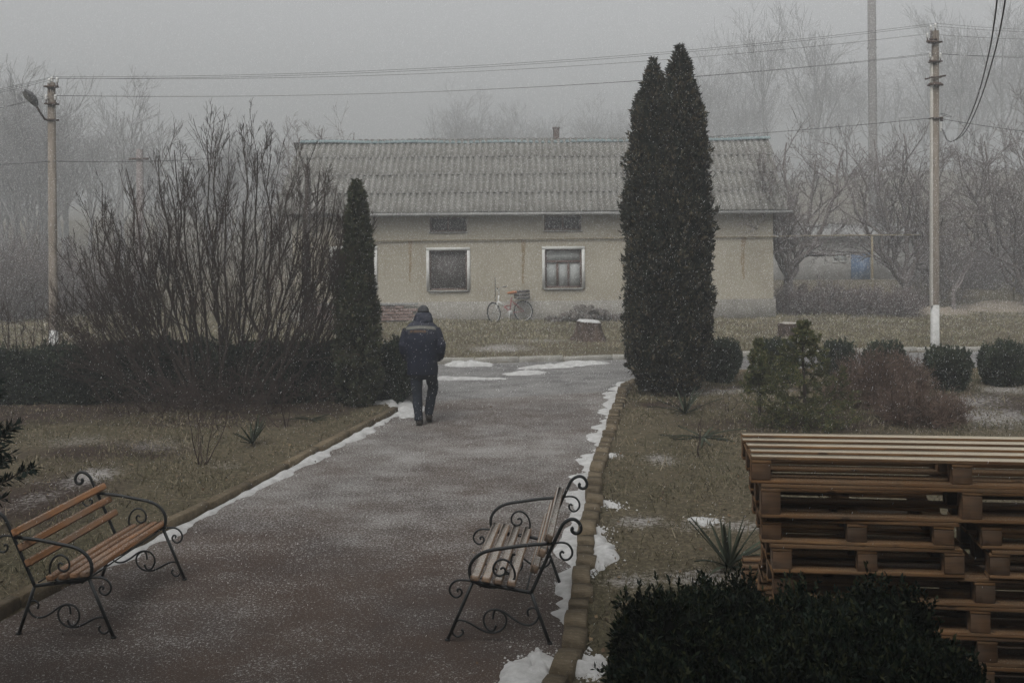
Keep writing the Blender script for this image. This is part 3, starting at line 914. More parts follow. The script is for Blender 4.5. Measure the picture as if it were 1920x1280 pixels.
# low shed far right with a blue door
sh0 = G(1455, 541); 
D_ = 47.0
X0, X1 = (1440 - 960) / F * D_, (1725 - 960) / F * D_
shed = empty('shed', (X0, D_, 0.05), 0, 'low pale shed with a blue door far behind the bare shrubs', 'shed')
W_ = X1 - X0
M['shed_wall'] = mat_plain('pale shed wall', (.30, .29, .27), (.40, .39, .37), 1.5, .9, .1)
M['blue'] = mat_plain('faded blue paint', (.07, .12, .20), (.10, .155, .25), 2, .8, .2)
mb = MB(); mb.box((W_ / 2, 1.5, 1.0), (W_, 3, 2.1)); mb.build('wall', M['shed_wall'], shed)
mb = MB(); mb.box((W_ / 2, 1.3, 2.16), (W_ + .5, 3.9, .14), rotx(.10)); mb.build('roof', M['tin'], shed)
dx = (1612 - 960) / F * D_ - X0
mb = MB(); mb.box((dx, -.03, .62), (.82, .06, 1.2)); d_ = mb.build('door', M['blue'], shed)
mb = MB(); mb.box((dx + .3, -.075, .6), (.03, .03, .12)); mb.build('handle', M['tin'], d_)
wx = (1574 - 960) / F * D_ - X0
mb = MB()
for a, b_, c_, d2 in ((wx, 1.27, .66, .05), (wx, .83, .66, .05), (wx - .305, 1.05, .05, .39), (wx + .305, 1.05, .05, .39), (wx, 1.05, .03, .39)): mb.box((a, -.02, b_), (c_, .06, d2))
w_ = mb.build('window', M['white_paint'], shed)
mb = MB(); mb.box((wx, -.006, 1.05), (.56, .01, .39)); mb.build('pane', M['curtain'], w_)

# mast in the fog
mp = P(1637, 300, 85.0)
mast = empty('chimney_stack', (mp.x, 85, hill(np.array([mp.x]), np.array([85.0]))[0]), 0, 'tall slender boiler chimney fading into the fog', 'chimney')
M['stack'] = mat_plain('grey brown stack', (.11, .10, .095), (.15, .14, .13), .4, .8, .2)
mb = MB(); mb.lathe([(.0, -2), (.36, -2), (.35, 6), (.33, 12), (.32, 20.5), (.0, 20.5)], n=20); mb.build('shaft', M['stack'], mast, True)
for z in (5, 10, 15):
    mb = MB(); mb.lathe([(.30, z), (.38, z), (.38, z + .10), (.30, z + .10)], n=20); mb.build('ring', M['stack'], mast)
# ---------------------------------------------------------------- vegetation builders
def grow(pP, pR, n, t0, t1, ang, L, k, rfac, rng, trop=0.0, wob=0.15, side_bias=None, tip=0.35):
    """children for every parent branch (vectorised). pP (B,k0,3), pR (B,k0)"""
    B, k0, _ = pP.shape
    par = np.repeat(np.arange(B), n)
    N = len(par)
    tt = rng.uniform(t0, t1, N)
    f = tt * (k0 - 1); i = np.minimum(f.astype(int), k0 - 2); w = (f - i)[:, None]
    st = pP[par, i] * (1 - w) + pP[par, i + 1] * w
    T = unit(pP[par, i + 1] - pP[par, i])
    r0 = (pR[par, i] * (1 - w[:, 0]) + pR[par, i + 1] * w[:, 0])
    rv = rng.normal(size=(N, 3)); rv = unit(rv - (rv * T).sum(1, keepdims=True) * T)
    a = rng.uniform(*ang, N)[:, None]
    d = unit(np.cos(a) * T + np.sin(a) * rv)
    plen = np.linalg.norm(np.diff(pP, axis=1), axis=2).sum(1)[par]
    ln = (L(tt, plen, rng, N))[:, None] / (k - 1)
    pts = [st]
    for s in range(k - 1):
        d = unit(d + rng.normal(0, wob, (N, 3)) + np.array([0, 0, trop]))
        pts.append(pts[-1] + d * ln)
    Pn = np.stack(pts, 1)
    r = np.clip(r0 * rfac, 0.0, 1)[:, None] * np.linspace(1, tip, k)[None]
    return Pn, r

def branch_mesh(name, levels, mat, rmin):
    vs, qs, n0 = [], [], 0
    for (Pn, R), n in levels:
        v, q = tubes(Pn, np.maximum(R, rmin), n)
        vs.append(v); qs.append(q + n0); n0 += len(v)
    return np_mesh(name, np.concatenate(vs), [np.concatenate(qs)], mat, True)

def leaves(name, p, d, nrm, ln, wd, mat, fold=0.0):
    """diamond leaf quads: p base, d direction, nrm approx normal"""
    s = unit(np.cross(d, nrm))
    n2 = np.cross(s, d)
    ln = np.asarray(ln)[:, None]; wd = np.asarray(wd)[:, None]
    a = p; b = p + d * ln * .5 + s * wd * .5; c = p + d * ln + n2 * ln * fold; e = p + d * ln * .5 - s * wd * .5
    v = np.stack([a, b, c, e], 1).reshape(-1, 3)
    q = np.arange(len(p) * 4).reshape(-1, 4)
    return v, q

def column_crown(name, h, prof, n, mat, rng, lump=0.16, leaf=.075, peaks=None, core=True):
    """thuja crown: sprays spread through the outer shell of a lumpy column. prof: radius at 0..1 of height.
    peaks: list of (dx, dy, height fraction, radius fraction) merged columns"""
    peaks = peaks or [(0, 0, 1.0, 1.0)]
    vs, qs, n0 = [], [], 0
    hs = np.linspace(0, 1, len(prof))
    seed = int(rng.integers(1000))
    def rad(t, a, z, cx, cy):
        x = np.stack([np.cos(a) * 1.3 + cx * 3, np.sin(a) * 1.3 + cy * 3, z * 1.1], 1)
        x2 = np.stack([np.cos(a) * 2.6 + cx * 3, np.sin(a) * 2.6, z * 3.2], 1)
        x3 = np.stack([np.cos(a) * 5.5, np.sin(a) * 5.5 + cy, z * 7.5], 1)
        return np.interp(t, hs, prof) * (1 + lump * 1.2 * (vnoise(x, seed) - .5) + lump * 1.6 * (vnoise(x2, seed + 1) - .5) + lump * 1.3 * (vnoise(x3, seed + 2) - .5))
    for (cx, cy, hf, rf) in peaks:
        m = int(n * hf * rf / sum(p[2] * p[3] for p in peaks))
        w = np.interp(np.linspace(0, 1, 200), hs, prof) + .04; cdf = np.cumsum(w) / w.sum()
        t = np.interp(rng.random(m), cdf, np.linspace(0, 1, 200))
        a = rng.uniform(0, 2 * math.pi, m); z = t * h * hf
        R = rad(t, a, z, cx, cy) * rf
        depth = 1 - 0.22 * rng.random(m) ** 1.6
        stray = rng.random(m) < .05
        keep = rng.random(m) < np.clip((vnoise(np.stack([np.cos(a) * 4.5, np.sin(a) * 4.5 + cx, z * 4.0], 1), seed + 7) - .25) * 3.2, .10, 1)
        t, a, z, R, depth, stray = t[keep], a[keep], z[keep], R[keep], depth[keep], stray[keep]; m = len(t)
        rr_ = R * np.where(stray, 1.02 + .07 * rng.random(m), depth)
        c, s = np.cos(a), np.sin(a)
        p = np.stack([cx + rr_ * c, cy + rr_ * s, z], 1)
        out = np.stack([c, s, 0 * c], 1)
        base_d = unit(out * rng.uniform(.2, 1.0, m)[:, None] + np.array([0, 0, 1.0]) * rng.uniform(.1, 1.1, m)[:, None] + rng.normal(0, .38, (m, 3)))
        side = unit(np.cross(base_d, out + rng.normal(0, .6, (m, 3))))
        for k in range(3):
            d = unit(base_d + side * (k - 1) * rng.uniform(.45, .9, m)[:, None] + rng.normal(0, .12, (m, 3)))
            L = leaf * rng.uniform(.6, 1.35, m) * (1.15 if k == 1 else .85)
            v, q = leaves('', p - base_d * leaf * .3, d, np.cross(d, side), L, L * .30, mat)
            vs.append(v); qs.append(q + n0); n0 += len(v)
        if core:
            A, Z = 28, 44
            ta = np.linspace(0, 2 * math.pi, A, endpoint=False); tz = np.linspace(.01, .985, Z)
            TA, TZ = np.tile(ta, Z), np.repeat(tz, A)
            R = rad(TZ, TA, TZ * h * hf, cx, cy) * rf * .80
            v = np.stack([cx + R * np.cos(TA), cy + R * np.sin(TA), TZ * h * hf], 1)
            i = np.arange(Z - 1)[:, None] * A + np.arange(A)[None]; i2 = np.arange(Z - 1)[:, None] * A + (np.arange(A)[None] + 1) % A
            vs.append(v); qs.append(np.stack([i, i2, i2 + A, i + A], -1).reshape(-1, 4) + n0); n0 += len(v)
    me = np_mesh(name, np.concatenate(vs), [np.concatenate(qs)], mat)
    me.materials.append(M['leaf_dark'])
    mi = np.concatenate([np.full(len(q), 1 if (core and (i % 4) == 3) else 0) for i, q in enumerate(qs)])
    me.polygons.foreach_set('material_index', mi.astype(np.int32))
    return me

def hedge_mesh(name, inside, lo, hi, n, mat, rng, leaf=.04, shoots=0, corep=None):
    """leaves on the shell of an implicit body: inside(p)->value, surface at 0 (positive inside)"""
    lo, hi = np.array(lo), np.array(hi)
    pts = []
    got = 0
    while got < n:
        p = rng.uniform(lo, hi, (n * 3, 3))
        val = inside(p)
        k = (val > 0) & (val < .12) & (rng.random(len(p)) < np.exp(-val / .05))
        pts.append(p[k]); got += k.sum()
    p = np.concatenate(pts)[:n]
    e = .03
    g = np.stack([inside(p + np.eye(3)[i] * e) - inside(p - np.eye(3)[i] * e) for i in range(3)], 1)
    out = unit(-g)
    vs, qs, n0 = [], [], 0
    for k in range(3):
        d = unit(out * .7 + np.array([0, 0, .55]) + rng.normal(0, .6, (n, 3)))
        L = leaf * rng.uniform(.6, 1.3, n)
        v, q = leaves('', p, d, unit(rng.normal(size=(n, 3))), L, L * .36, mat, .1)
        vs.append(v); qs.append(q + n0); n0 += len(v)
    if shoots:
        c = rng.choice(n, shoots * 4)
        c = c[out[c, 2] > .35][:shoots]
        m = len(c)
        d0 = unit(np.array([0, 0, 1.0]) + rng.normal(0, .22, (m, 3)))
        H = rng.uniform(.05, .16, m)
        for s in np.linspace(0, 1, 9):
            b = p[c] + d0 * (H * s)[:, None]
            for r_ in range(2):
                d = unit(d0 * .9 + rng.normal(0, .45, (m, 3)))
                L = leaf * rng.uniform(.7, 1.1, m)
                v, q = leaves('', b, d, unit(rng.normal(size=(m, 3))), L, L * .42, mat, .1)
                vs.append(v); qs.append(q + n0); n0 += len(v)
    return np.concatenate(vs), np.concatenate(qs)

def shell_core(inside, lo, hi, res, level, mat, name):
    """closed dark body under the leaves (surface nets on a coarse grid, blocky faces are hidden by leaves)"""
    ax = [np.arange(lo[i] - res, hi[i] + res * 1.5, res) for i in range(3)]
    X, Y, Z = np.meshgrid(*ax, indexing='ij')
    val = inside(np.stack([X.ravel(), Y.ravel(), Z.ravel()], 1)).reshape(X.shape) > level
    vs, qs = [], []
    n0 = 0
    for axn in range(3):
        a = np.moveaxis(val, axn, 0)
        diff = a[1:] != a[:-1]
        idx = np.argwhere(diff)
        if not len(idx): continue
        o1, o2 = [i for i in range(3) if i != axn]
        c = np.zeros((len(idx), 4, 3))
        base = ax[axn][idx[:, 0]] + res / 2
        for k, (s1, s2) in enumerate(((-1, -1), (1, -1), (1, 1), (-1, 1))):
            c[:, k, axn] = base
            c[:, k, o1] = ax[o1][idx[:, 1]] + s1 * res / 2
            c[:, k, o2] = ax[o2][idx[:, 2]] + s2 * res / 2
        vs.append(c.reshape(-1, 3)); qs.append(np.arange(len(idx) * 4).reshape(-1, 4) + n0); n0 += len(idx) * 4
    return np.concatenate(vs), np.concatenate(qs)

# ---------------------------------------------------------------- double thuja and young thuja
g = G(1253, 748); 
tj = empty('thuja_tree', (g.x, g.y, .05), 0, 'tall dark double crowned thuja beside the path, in front of the house', 'tree')
rng = np.random.default_rng(21)
prof = [.30, .58, .66, .67, .70, .71, .70, .71, .70, .69, .67, .64, .59, .52, .40, .24, .05]
me = column_crown('crown', 5.9, prof, 54000, M['thuja'], rng, .26, .085, [(-.22, .05, .965, .80), (.27, -.05, 1.0, .80)])
link('crown', me, tj, (0, 0, .10), None, (.885, .93, .99))
mb = MB()
mb.tube([(-.2, .05, -.1), (-.2, .05, 1.0), (-.21, .05, 5.0)], [.09, .07, .015], 8); mb.tube([(.2, -.05, -.1), (.22, -.05, 1.0), (.27, -.05, 5.4)], [.09, .07, .015], 8)
mb.build('trunk', M['bark'], tj, True)
g = G(672, 768)
yt = empty('thuja_tree', (g.x, g.y, .05), 0, 'slim young thuja standing at the end of the left hedge', 'tree')
rng = np.random.default_rng(22)
prof = [.20, .30, .34, .33, .31, .31, .32, .31, .29, .27, .25, .21, .18, .16, .13, .12, .03]
me = column_crown('crown', 3.62, prof, 20000, M['thuja_young'], rng, .32, .080)
link('crown', me, yt, (0, 0, .06))
mb = MB(); mb.tube([(0, 0, -.1), (0, 0, 1.0), (.02, 0, 3.2)], [.05, .04, .01], 8); mb.build('trunk', M['bark'], yt, True)

# ---------------------------------------------------------------- hedges
def box_field(c, h, r, nz, seed):
    c = np.array(c); h = np.array(h)
    def f(p):
        q = np.abs(p - c) - (h - r)
        d = np.linalg.norm(np.maximum(q, 0), axis=1) + np.minimum(q.max(1), 0) - r
        return -d + nz * ((vnoise(p * 2.2, seed) - .5) * 1.2 + (vnoise(p * 6, seed + 1) - .5) * .8)
    return f
def hedge(name, f, lo, hi, n, mat, seed, leaf, shoots, label, cat, loc, res=.09, core=.07, group=None):
    rng = np.random.default_rng(seed)
    root = empty(name, loc, 0, label, cat, group)
    v, q = hedge_mesh('foliage', f, lo, hi, n, mat, rng, leaf, shoots)
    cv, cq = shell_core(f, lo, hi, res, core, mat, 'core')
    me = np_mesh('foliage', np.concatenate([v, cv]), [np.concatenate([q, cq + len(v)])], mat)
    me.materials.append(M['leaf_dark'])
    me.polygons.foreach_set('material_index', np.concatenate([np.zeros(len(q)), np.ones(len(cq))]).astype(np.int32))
    link('foliage', me, root)
    return root
# left clipped hedge: long, low
fL = lambda p: box_field((-7.4, 0, .43), (5.6, .60, .47), .22, .20, 31)(p) + .06 * np.tanh((p[:, 0] + 6) * .25)
hedge('hedge', fL, (-13.2, -.8, -.05), (-1.6, .8, 1.1), 33000, M['hedge_leaf'], 31, .05, 700, 'long low dark hedge left of the path, behind the bare shrub', 'hedge', (0, 18.25, .03))
# foreground hedge
fR = lambda p: box_field((1.36, 0, .48), (.97, .85, .56), .36, .34, 33)(p) - .05 * np.clip(p[:, 0] - 1.0, 0, 1)
hr = hedge('hedge', fR, (.25, -1.0, .0), (2.75, 1.0, 1.25), 36000, M['box_leaf'], 33, .038, 1500, 'dark leafy box hedge in front of the pallet stack', 'hedge', (.05, 5.25, .0), .07, .06)
hr.rotation_euler = (0, 0, -.06)
for k in range(7):
    mb = MB(); x = .7 + k * .27
    mb.tube([(x, 0, -.02), (x + .02, .02, .3), (x + .05, .05, .7)], [.018, .014, .008], 6); mb.build('stem', M['bark'], hr, True)

# round clipped bushes on the right, beside the road
rngb = np.random.default_rng(41)
bush_spec = [(1352, 722, 82, 72, 'rounded box bush right beside the double thuja'), (1456, 716, 70, 66, 'box bush between the thin spruce and the bigger spruce'), (1570, 708, 66, 56, 'box bush half hidden behind the bigger spruce'),
             (1664, 730, 84, 74, 'pointed box bush behind the dry brown shrubs'), (1782, 741, 84, 76, 'squat round box bush standing below the utility pole'), (1884, 731, 92, 74, 'rightmost box bush at the edge of the road')]
for k, (px, py, w, h, lab) in enumerate(bush_spec):
    g = G(px, py); s = F / g.y
    w_, h_ = w / s / 2 * .93, h / s * .97
    def fB(p, w_=w_, h_=h_, k=k):
        t_ = np.clip(p[:, 2] / h_, 0, 1.2)
        rad = w_ * np.interp(t_, [0, .12, .4, .75, .95, 1.05], [.50, .70, .98, 1.0, .78, .25])
        r = np.hypot(p[:, 0], p[:, 1])
        return np.minimum(rad - r, (h_ - p[:, 2])) * .9 + .16 * (vnoise(p * 4 + k * 9, 40 + k) - .5) + .05 * (vnoise(p * 11, k) - .5)
    rt = hedge('bush', fB, (-w_ * 1.25, -w_ * 1.25, 0), (w_ * 1.25, w_ * 1.25, h_ * 1.15), 4200, M['bush_leaf'], 50 + k, .05, 160, lab, 'bush', (g.x, g.y, .05), .07, .06, 'clipped bushes along the road')
    mb = MB(); mb.tube([(0, 0, -.1), (0, 0, h_ * .5)], [.03, .02], 6); mb.build('stem', M['bark'], rt)

# ---------------------------------------------------------------- big bare shrub
def stems(base, tops, r0, k, rng, bow=.3, wob=.05):
    out = []
    for (b, tp) in zip(base, tops):
        b = np.array(b); tp = np.array(tp)
        t = np.linspace(0, 1, k)[:, None]
        mid = b + (tp - b) * np.array([bow + .45, bow + .45, .35])
        pts = (1 - t) ** 2 * b + 2 * t * (1 - t) * mid + t ** 2 * tp
        pts[1:-1] += rng.normal(0, wob, (k - 2, 3))
        out.append(pts)
    Pn = np.array(out)
    R = np.array(r0)[:, None] * np.linspace(1, .18, k)[None] ** .8
    return Pn, R
rng = np.random.default_rng(61)
sb = G(420, 752); sb.y = 17.7; sb.x = (420 - 960) / F * 17.7
bs = empty('bare_shrub', (sb.x, sb.y, .05), 0, 'big leafless many stemmed shrub spreading above the left hedge', 'shrub')
def at(px, py, D):
    p = P(px, py, D); return (p.x - sb.x, p.y - sb.y, p.z - .05)
main_tops = [(300, 215, 17.6), (318, 260, 18.2), (345, 230, 17.3), (388, 180, 17.7), (405, 205, 18.3), (430, 250, 17.2), (480, 205, 17.6), (505, 215, 18.1), (545, 260, 17.5), (560, 300, 18.2), (600, 300, 17.4), (640, 345, 17.9), (655, 420, 17.4),
             (255, 290, 17.8), (215, 340, 17.3), (180, 400, 18.0), (160, 460, 17.5), (270, 330, 17.1), (365, 290, 16.9), (455, 320, 18.4), (130, 545, 17.2), (140, 600, 18.0), (170, 640, 17.0), (235, 400, 16.9), (520, 330, 16.9), (620, 470, 17.0)]
main_tops += [(200, 300, 17.9), (243, 245, 17.4), (592, 250, 17.9), (622, 285, 17.6), (652, 325, 18.1), (672, 385, 17.7), (188, 355, 17.2), (150, 500, 17.8), (138, 570, 17.5), (600, 400, 17.1), (330, 205, 18.0), (455, 200, 18.2)]
tops = [at(*q) for q in main_tops]
tops = [(x * 1.04, y, z * (.86 if z > 3 else .92)) for x, y, z in tops]
base = []
for (x, y, z) in tops:
    f_ = .30 if z > 2.6 else .2
    base.append((x * f_ + rng.normal(0, .15), y * .4 + rng.normal(0, .15), -.05))
r0 = [.030 if z > 3.0 else .022 if z > 2 else .016 for (_, _, z) in tops]
L0 = stems(base, tops, r0, 10, rng, .34, .045)
L1 = grow(*L0, 15, .24, 1.0, (.22, .62), lambda t, p, r, N: p * r.uniform(.26, .50, N) * (1.10 - .72 * t), 8, .48, rng, .075, .05)
L2 = grow(*L1, 7, .12, 1.0, (.25, .65), lambda t, p, r, N: p * r.uniform(.22, .5, N) * (1.1 - .55 * t), 5, .55, rng, .06, .06)
L3 = grow(*L2, 3, .2, 1.0, (.25, .65), lambda t, p, r, N: np.clip(p * r.uniform(.35, .8, N), .07, .5), 3, .6, rng, .08, .12)
link('stems', branch_mesh('stems', [(L0, 8), (L1, 5)], M['bark'], .0045), bs)
link('twigs', branch_mesh('twigs', [(L2, 3), (L3, 3)], M['twig'], .0025), bs)
# dry suckers and tangle at the foot, coming forward through the hedge
n = 200
st = np.stack([np.clip(rng.normal(.1, .8, n), -1.6, 1.7), rng.normal(-.85, .33, n), rng.uniform(-.05, .25, n)], 1)
d = unit(np.stack([rng.normal(0, .55, n), rng.normal(-.35, .3, n), rng.uniform(.2, 1.2, n)], 1))
ln = rng.uniform(.3, 1.15, n)
tt = np.linspace(0, 1, 6)
Pn = st[:, None] + d[:, None] * (ln[:, None] * tt[None])[..., None]
Pn[:, :, 2] -= (ln[:, None] * tt[None] ** 2) * rng.uniform(.0, .35, n)[:, None]
Pn += np.cumsum(rng.normal(0, .018, Pn.shape), 1)
T0 = (Pn, np.full((n, 6), .006) * np.linspace(1, .4, 6))
T1 = grow(*T0, 4, .2, .95, (.4, 1.0), lambda t, p, r, N: p * r.uniform(.25, .5, N), 4, .7, rng, .02, .15)
link('tangle', branch_mesh('tangle', [(T0, 4), (T1, 3)], M['twig'], .0036), bs)

# low leafless shrub behind the hedge at far left (thin arching shoots)
rng = np.random.default_rng(62)
c0 = P(40, 690, 19.5)
ls = empty('bare_shrub', (c0.x, c0.y, .05), 0, 'low leafless shrub with thin arching shoots by the lamp pole', 'shrub')
tp = [(rng.uniform(-1.0, 1.1), rng.uniform(-.6, .6), rng.uniform(.8, 1.75)) for _ in range(20)]
L0 = stems([(x * .2, y * .2, -.05) for x, y, z in tp], tp, [.014] * 20, 7, rng, .3, .03)
L1 = grow(*L0, 6, .2, .95, (.4, .9), lambda t, p, r, N: p * r.uniform(.2, .4, N), 5, .6, rng, .05, .12)
L2 = grow(*L1, 3, .2, .95, (.4, .9), lambda t, p, r, N: p * r.uniform(.3, .5, N), 4, .6, rng, .05, .12)
link('stems', branch_mesh('stems', [(L0, 5), (L1, 4), (L2, 3)], M['twig'], .003), ls)

# ---------------------------------------------------------------- trees behind
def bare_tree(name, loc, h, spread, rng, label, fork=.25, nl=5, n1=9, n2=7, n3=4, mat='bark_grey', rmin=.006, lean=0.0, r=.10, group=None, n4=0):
    root = empty(name, loc, rng.uniform(0, 6), label, 'tree', group)
    k = 6
    z = np.linspace(0, h * fork, k)
    tr = np.stack([lean * z + rng.normal(0, .02, k), rng.normal(0, .02, k), z - .1], 1)[None]
    trR = np.linspace(r * 1.25, r * .85, k)[None]
    base = np.repeat(tr[:, -1], nl, 0) + np.stack([0 * np.arange(nl), 0 * np.arange(nl), rng.uniform(-.25, 0, nl) * h * fork], 1)
    az = np.arange(nl) * 2 * math.pi / nl + rng.normal(0, .4, nl)
    R_ = rng.uniform(.55, 1.0, nl) * spread
    tops = np.stack([base[:, 0] + R_ * np.cos(az), base[:, 1] + R_ * np.sin(az), h * rng.uniform(.75, 1.0, nl)], 1)
    tops[0] = (base[0, 0] * 1.0 + rng.normal(0, .2), rng.normal(0, .2), h)
    L0 = stems(base, tops, [r * .62] * nl, 9, rng, .25, .07 * spread / 2)
    L1 = grow(*L0, n1, .15, .95, (.5, 1.05), lambda t, p, r_, N: p * r_.uniform(.28, .55, N) * (1.1 - .6 * t), 6, .6, rng, .06, .16)
    L2 = grow(*L1, n2, .15, .97, (.45, 1.0), lambda t, p, r_, N: p * r_.uniform(.3, .55, N), 5, .6, rng, .05, .16)
    L3 = grow(*L2, n3, .15, 1.0, (.4, .95), lambda t, p, r_, N: p * r_.uniform(.35, .7, N), 4, .65, rng, .04, .14)
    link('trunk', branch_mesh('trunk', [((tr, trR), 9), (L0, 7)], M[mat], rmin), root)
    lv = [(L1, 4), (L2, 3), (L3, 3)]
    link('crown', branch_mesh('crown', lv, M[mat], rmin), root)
    return root
rng = np.random.default_rng(71)
g = G(1480, 590); bare_tree('fruit_tree', (g.x, g.y, 0.05), 5.2, 2.1, rng, 'leafless fruit tree beside the right corner of the house', .24, 6, 10, 8, 4, r=.15, lean=.12)
g = G(1700, 582); bare_tree('fruit_tree', (g.x, g.y, 0.05), 5.5, 2.1, rng, 'leafless fruit tree with forked trunk right in front of the pale shed', .16, 7, 10, 8, 4, r=.14)
g = G(1790, 592); bare_tree('fruit_tree', (g.x, g.y, 0.05), 2.9, 1.0, rng, 'small leafless tree just right of the utility pole', .34, 5, 8, 6, 3, r=.06)
g = G(1925, 588); bare_tree('fruit_tree', (g.x, g.y, 0.05), 5.6, 2.2, rng, 'dense leafless tree at the right edge of the yard', .15, 9, 11, 8, 4, r=.12)
g = P(640, 600, 42.0); bare_tree('fruit_tree', (g.x - 1, 44, 0.1), 6.6, 2.0, rng, 'bare tree showing above the left end of the house roof', .3, 6, 9, 7, 3, r=.12)
# dark bare trunk in front of the left house wall
g = G(577, 630)
post = empty('bare_tree', (g.x, g.y, 0.0), 0, 'dark upright bare trunk in front of the left house wall', 'tree')
ang = np.random.default_rng(3)
zz = np.linspace(-.1, 4.5, 12)
mb = MB(); mb.tube(np.stack([.03 * np.sin(zz * 2), .03 * np.cos(zz * 1.7), zz], 1), np.linspace(.13, .075, 12) * ang.uniform(.9, 1.1, 12), 10); mb.build('trunk', M['bark'], post, True)
pt = np.stack([.03 * np.sin(zz * 2), .03 * np.cos(zz * 1.7), zz], 1)[None]
L1 = grow(pt, np.linspace(.12, .06, 12)[None], 14, .3, 1.0, (.6, 1.2), lambda t, p, r, N: r.uniform(.4, 1.2, N), 5, .3, ang, .1, .15)
L2 = grow(*L1, 5, .2, 1.0, (.4, .9), lambda t, p, r, N: p * r.uniform(.3, .6, N), 4, .5, ang, .05, .15)
link('crown', branch_mesh('crown', [(L1, 5), (L2, 3)], M['bark'], .004), post)

# dry shrubs before the shed
def twig_shrub(loc, w, h, n, rng, mat, label, rmin=.0045, group=None, name='dry_shrub', flat=1.0):
    root = empty(name, loc, 0, label, 'shrub', group)
    az = rng.uniform(0, 2 * math.pi, n); rr_ = w * np.sqrt(rng.random(n)); hh = h * rng.uniform(.55, 1.0, n) * np.sqrt(np.clip(1 - (rr_ / w) ** 2 * .75, .05, 1))
    tops = np.stack([rr_ * np.cos(az), rr_ * np.sin(az) * flat, hh], 1)
    base = tops * np.array([.35, .35, 0]) + rng.normal(0, .04, (n, 3)) * np.array([1, 1, 0]) + np.array([0, 0, -.05])
    L0 = stems(base, tops, [.010] * n, 6, rng, .3, .025)
    L1 = grow(*L0, 6, .15, 1.0, (.4, 1.0), lambda t, p, r, N: p * r.uniform(.25, .5, N), 4, .6, rng, .06, .16)
    L2 = grow(*L1, 4, .15, 1.0, (.4, 1.0), lambda t, p, r, N: p * r.uniform(.3, .6, N), 4, .7, rng, .04, .16)
    link('stems', branch_mesh('stems', [(L0, 4), (L1, 3), (L2, 3)], M[mat], rmin), root)
    return root
rng = np.random.default_rng(81)
for px, w, h, lab in ((1490, .9, .75, 'low tangled dry shrub at the foot of the leaning fruit tree'), (1545, 1.0, .95, 'brown tangled shrub below the little shed window'), (1610, .9, .8, 'brown tangled shrub under the blue door'), (1665, .9, .75, 'brown tangled shrub left of the forked fruit tree'), (1725, .7, .55, 'low dry shrub between the forked tree and the utility pole')):
    g = G(px, 594); twig_shrub((g.x, g.y + rng.normal(0, .4), .05), w, h, 80, rng, 'dry_far', lab, .0075)
# dry barberry clumps on the right lawn
for px, py, w, h, lab, n in ((1640, 765, .55, .80, 'reddish dry shrub between the big spruce and the bushes', 210), (1725, 800, .66, .52, 'low sprawling reddish dry shrub behind the pallet stack', 200), (1590, 770, .38, .5, 'dry brown shrub crowding the foot of the big spruce', 150), (1690, 745, .5, .62, 'brown twiggy shrub in front of the pointed box bush', 140)):
    g = G(px, py); twig_shrub((g.x, g.y, .05), w, h, int(n * .62), rng, 'dry_twig', lab, .0036)

# ---------------------------------------------------------------- spruces
def needle_spruce(loc, h, w, rng, whorls, per, mat, label, dens=1.0, low=.05, name='spruce_tree', leaf=.045, upang=.25, power=.8, clip=None):
    root = empty(name, loc, 0, label, 'tree')
    mb = MB(); zz = np.linspace(-.05, h, 8); mb.tube(np.stack([.012 * np.sin(zz * 4), 0 * zz, zz], 1), np.linspace(.012 + h * .014, .004, 8), 7); mb.build('trunk', M['bark'], root, True)
    Pb = []
    for i in range(whorls):
        t = low + (1 - low) * (i + rng.normal(0, .12)) / whorls
        for a in np.arange(per) * 2 * math.pi / per + rng.uniform(0, 6):
            if rng.random() < .12: continue
            L = w * max(1 - t, .05) ** power * rng.uniform(.7, 1.1)
            s = np.linspace(0, 1, 6)
            up = upang + .5 * t
            Pb.append(np.stack([L * s * math.cos(a), L * s * math.sin(a), t * h + L * (s * up - .25 * (1 - t) * np.sin(s * 3.0)) + rng.normal(0, .01, 6)], 1))
    Pb = np.array(Pb)
    L0 = (Pb, np.full(Pb.shape[:2], .007) * np.linspace(1, .4, 6))
    L1 = grow(*L0, 9, .2, .98, (.6, .95), lambda t, p, r, N: p * r.uniform(.25, .45, N) * (1.15 - .7 * t), 4, .6, rng, -.01, .06)
    v1 = branch_mesh('branches', [(L0, 4), (L1, 3)], M['bark'], .0025); link('branches', v1, root)
    vs, qs, n0 = [], [], 0
    for (Pn, _), m in ((L0, 60), (L1, 34)):
        B, k, _2 = Pn.shape
        m = int(m * dens)
        par = np.repeat(np.arange(B), m); t = rng.uniform(.12, 1.0, len(par)) * (k - 1); i = np.minimum(t.astype(int), k - 2); w_ = (t - i)[:, None]
        p = Pn[par, i] * (1 - w_) + Pn[par, i + 1] * w_; T = unit(Pn[par, i + 1] - Pn[par, i])
        rv = rng.normal(size=p.shape); rv = unit(rv - (rv * T).sum(1, keepdims=True) * T)
        d = unit(T * .8 + rv)
        Ln = leaf * rng.uniform(.7, 1.2, len(p))
        v, q = leaves('', p, d, unit(rng.normal(size=p.shape)), Ln, Ln * .19, None)
        vs.append(v); qs.append(q + n0); n0 += len(v)
    link('needles', np_mesh('needles', np.concatenate(vs), [np.concatenate(qs)], M[mat]), root)
    return root
rng = np.random.default_rng(91)
g = G(1424, 785); needle_spruce((g.x, g.y, .05), 1.22, .40, rng, 9, 6, 'spruce', 'thin sparse little spruce with bare lower stem', 1.3, .30)
g = G(1508, 812); needle_spruce((g.x, g.y, .05), 1.62, 1.0, rng, 11, 7, 'spruce', 'bushy young spruce behind the left end of the pallet stack', 1.5, .05, power=1.05, upang=.10)
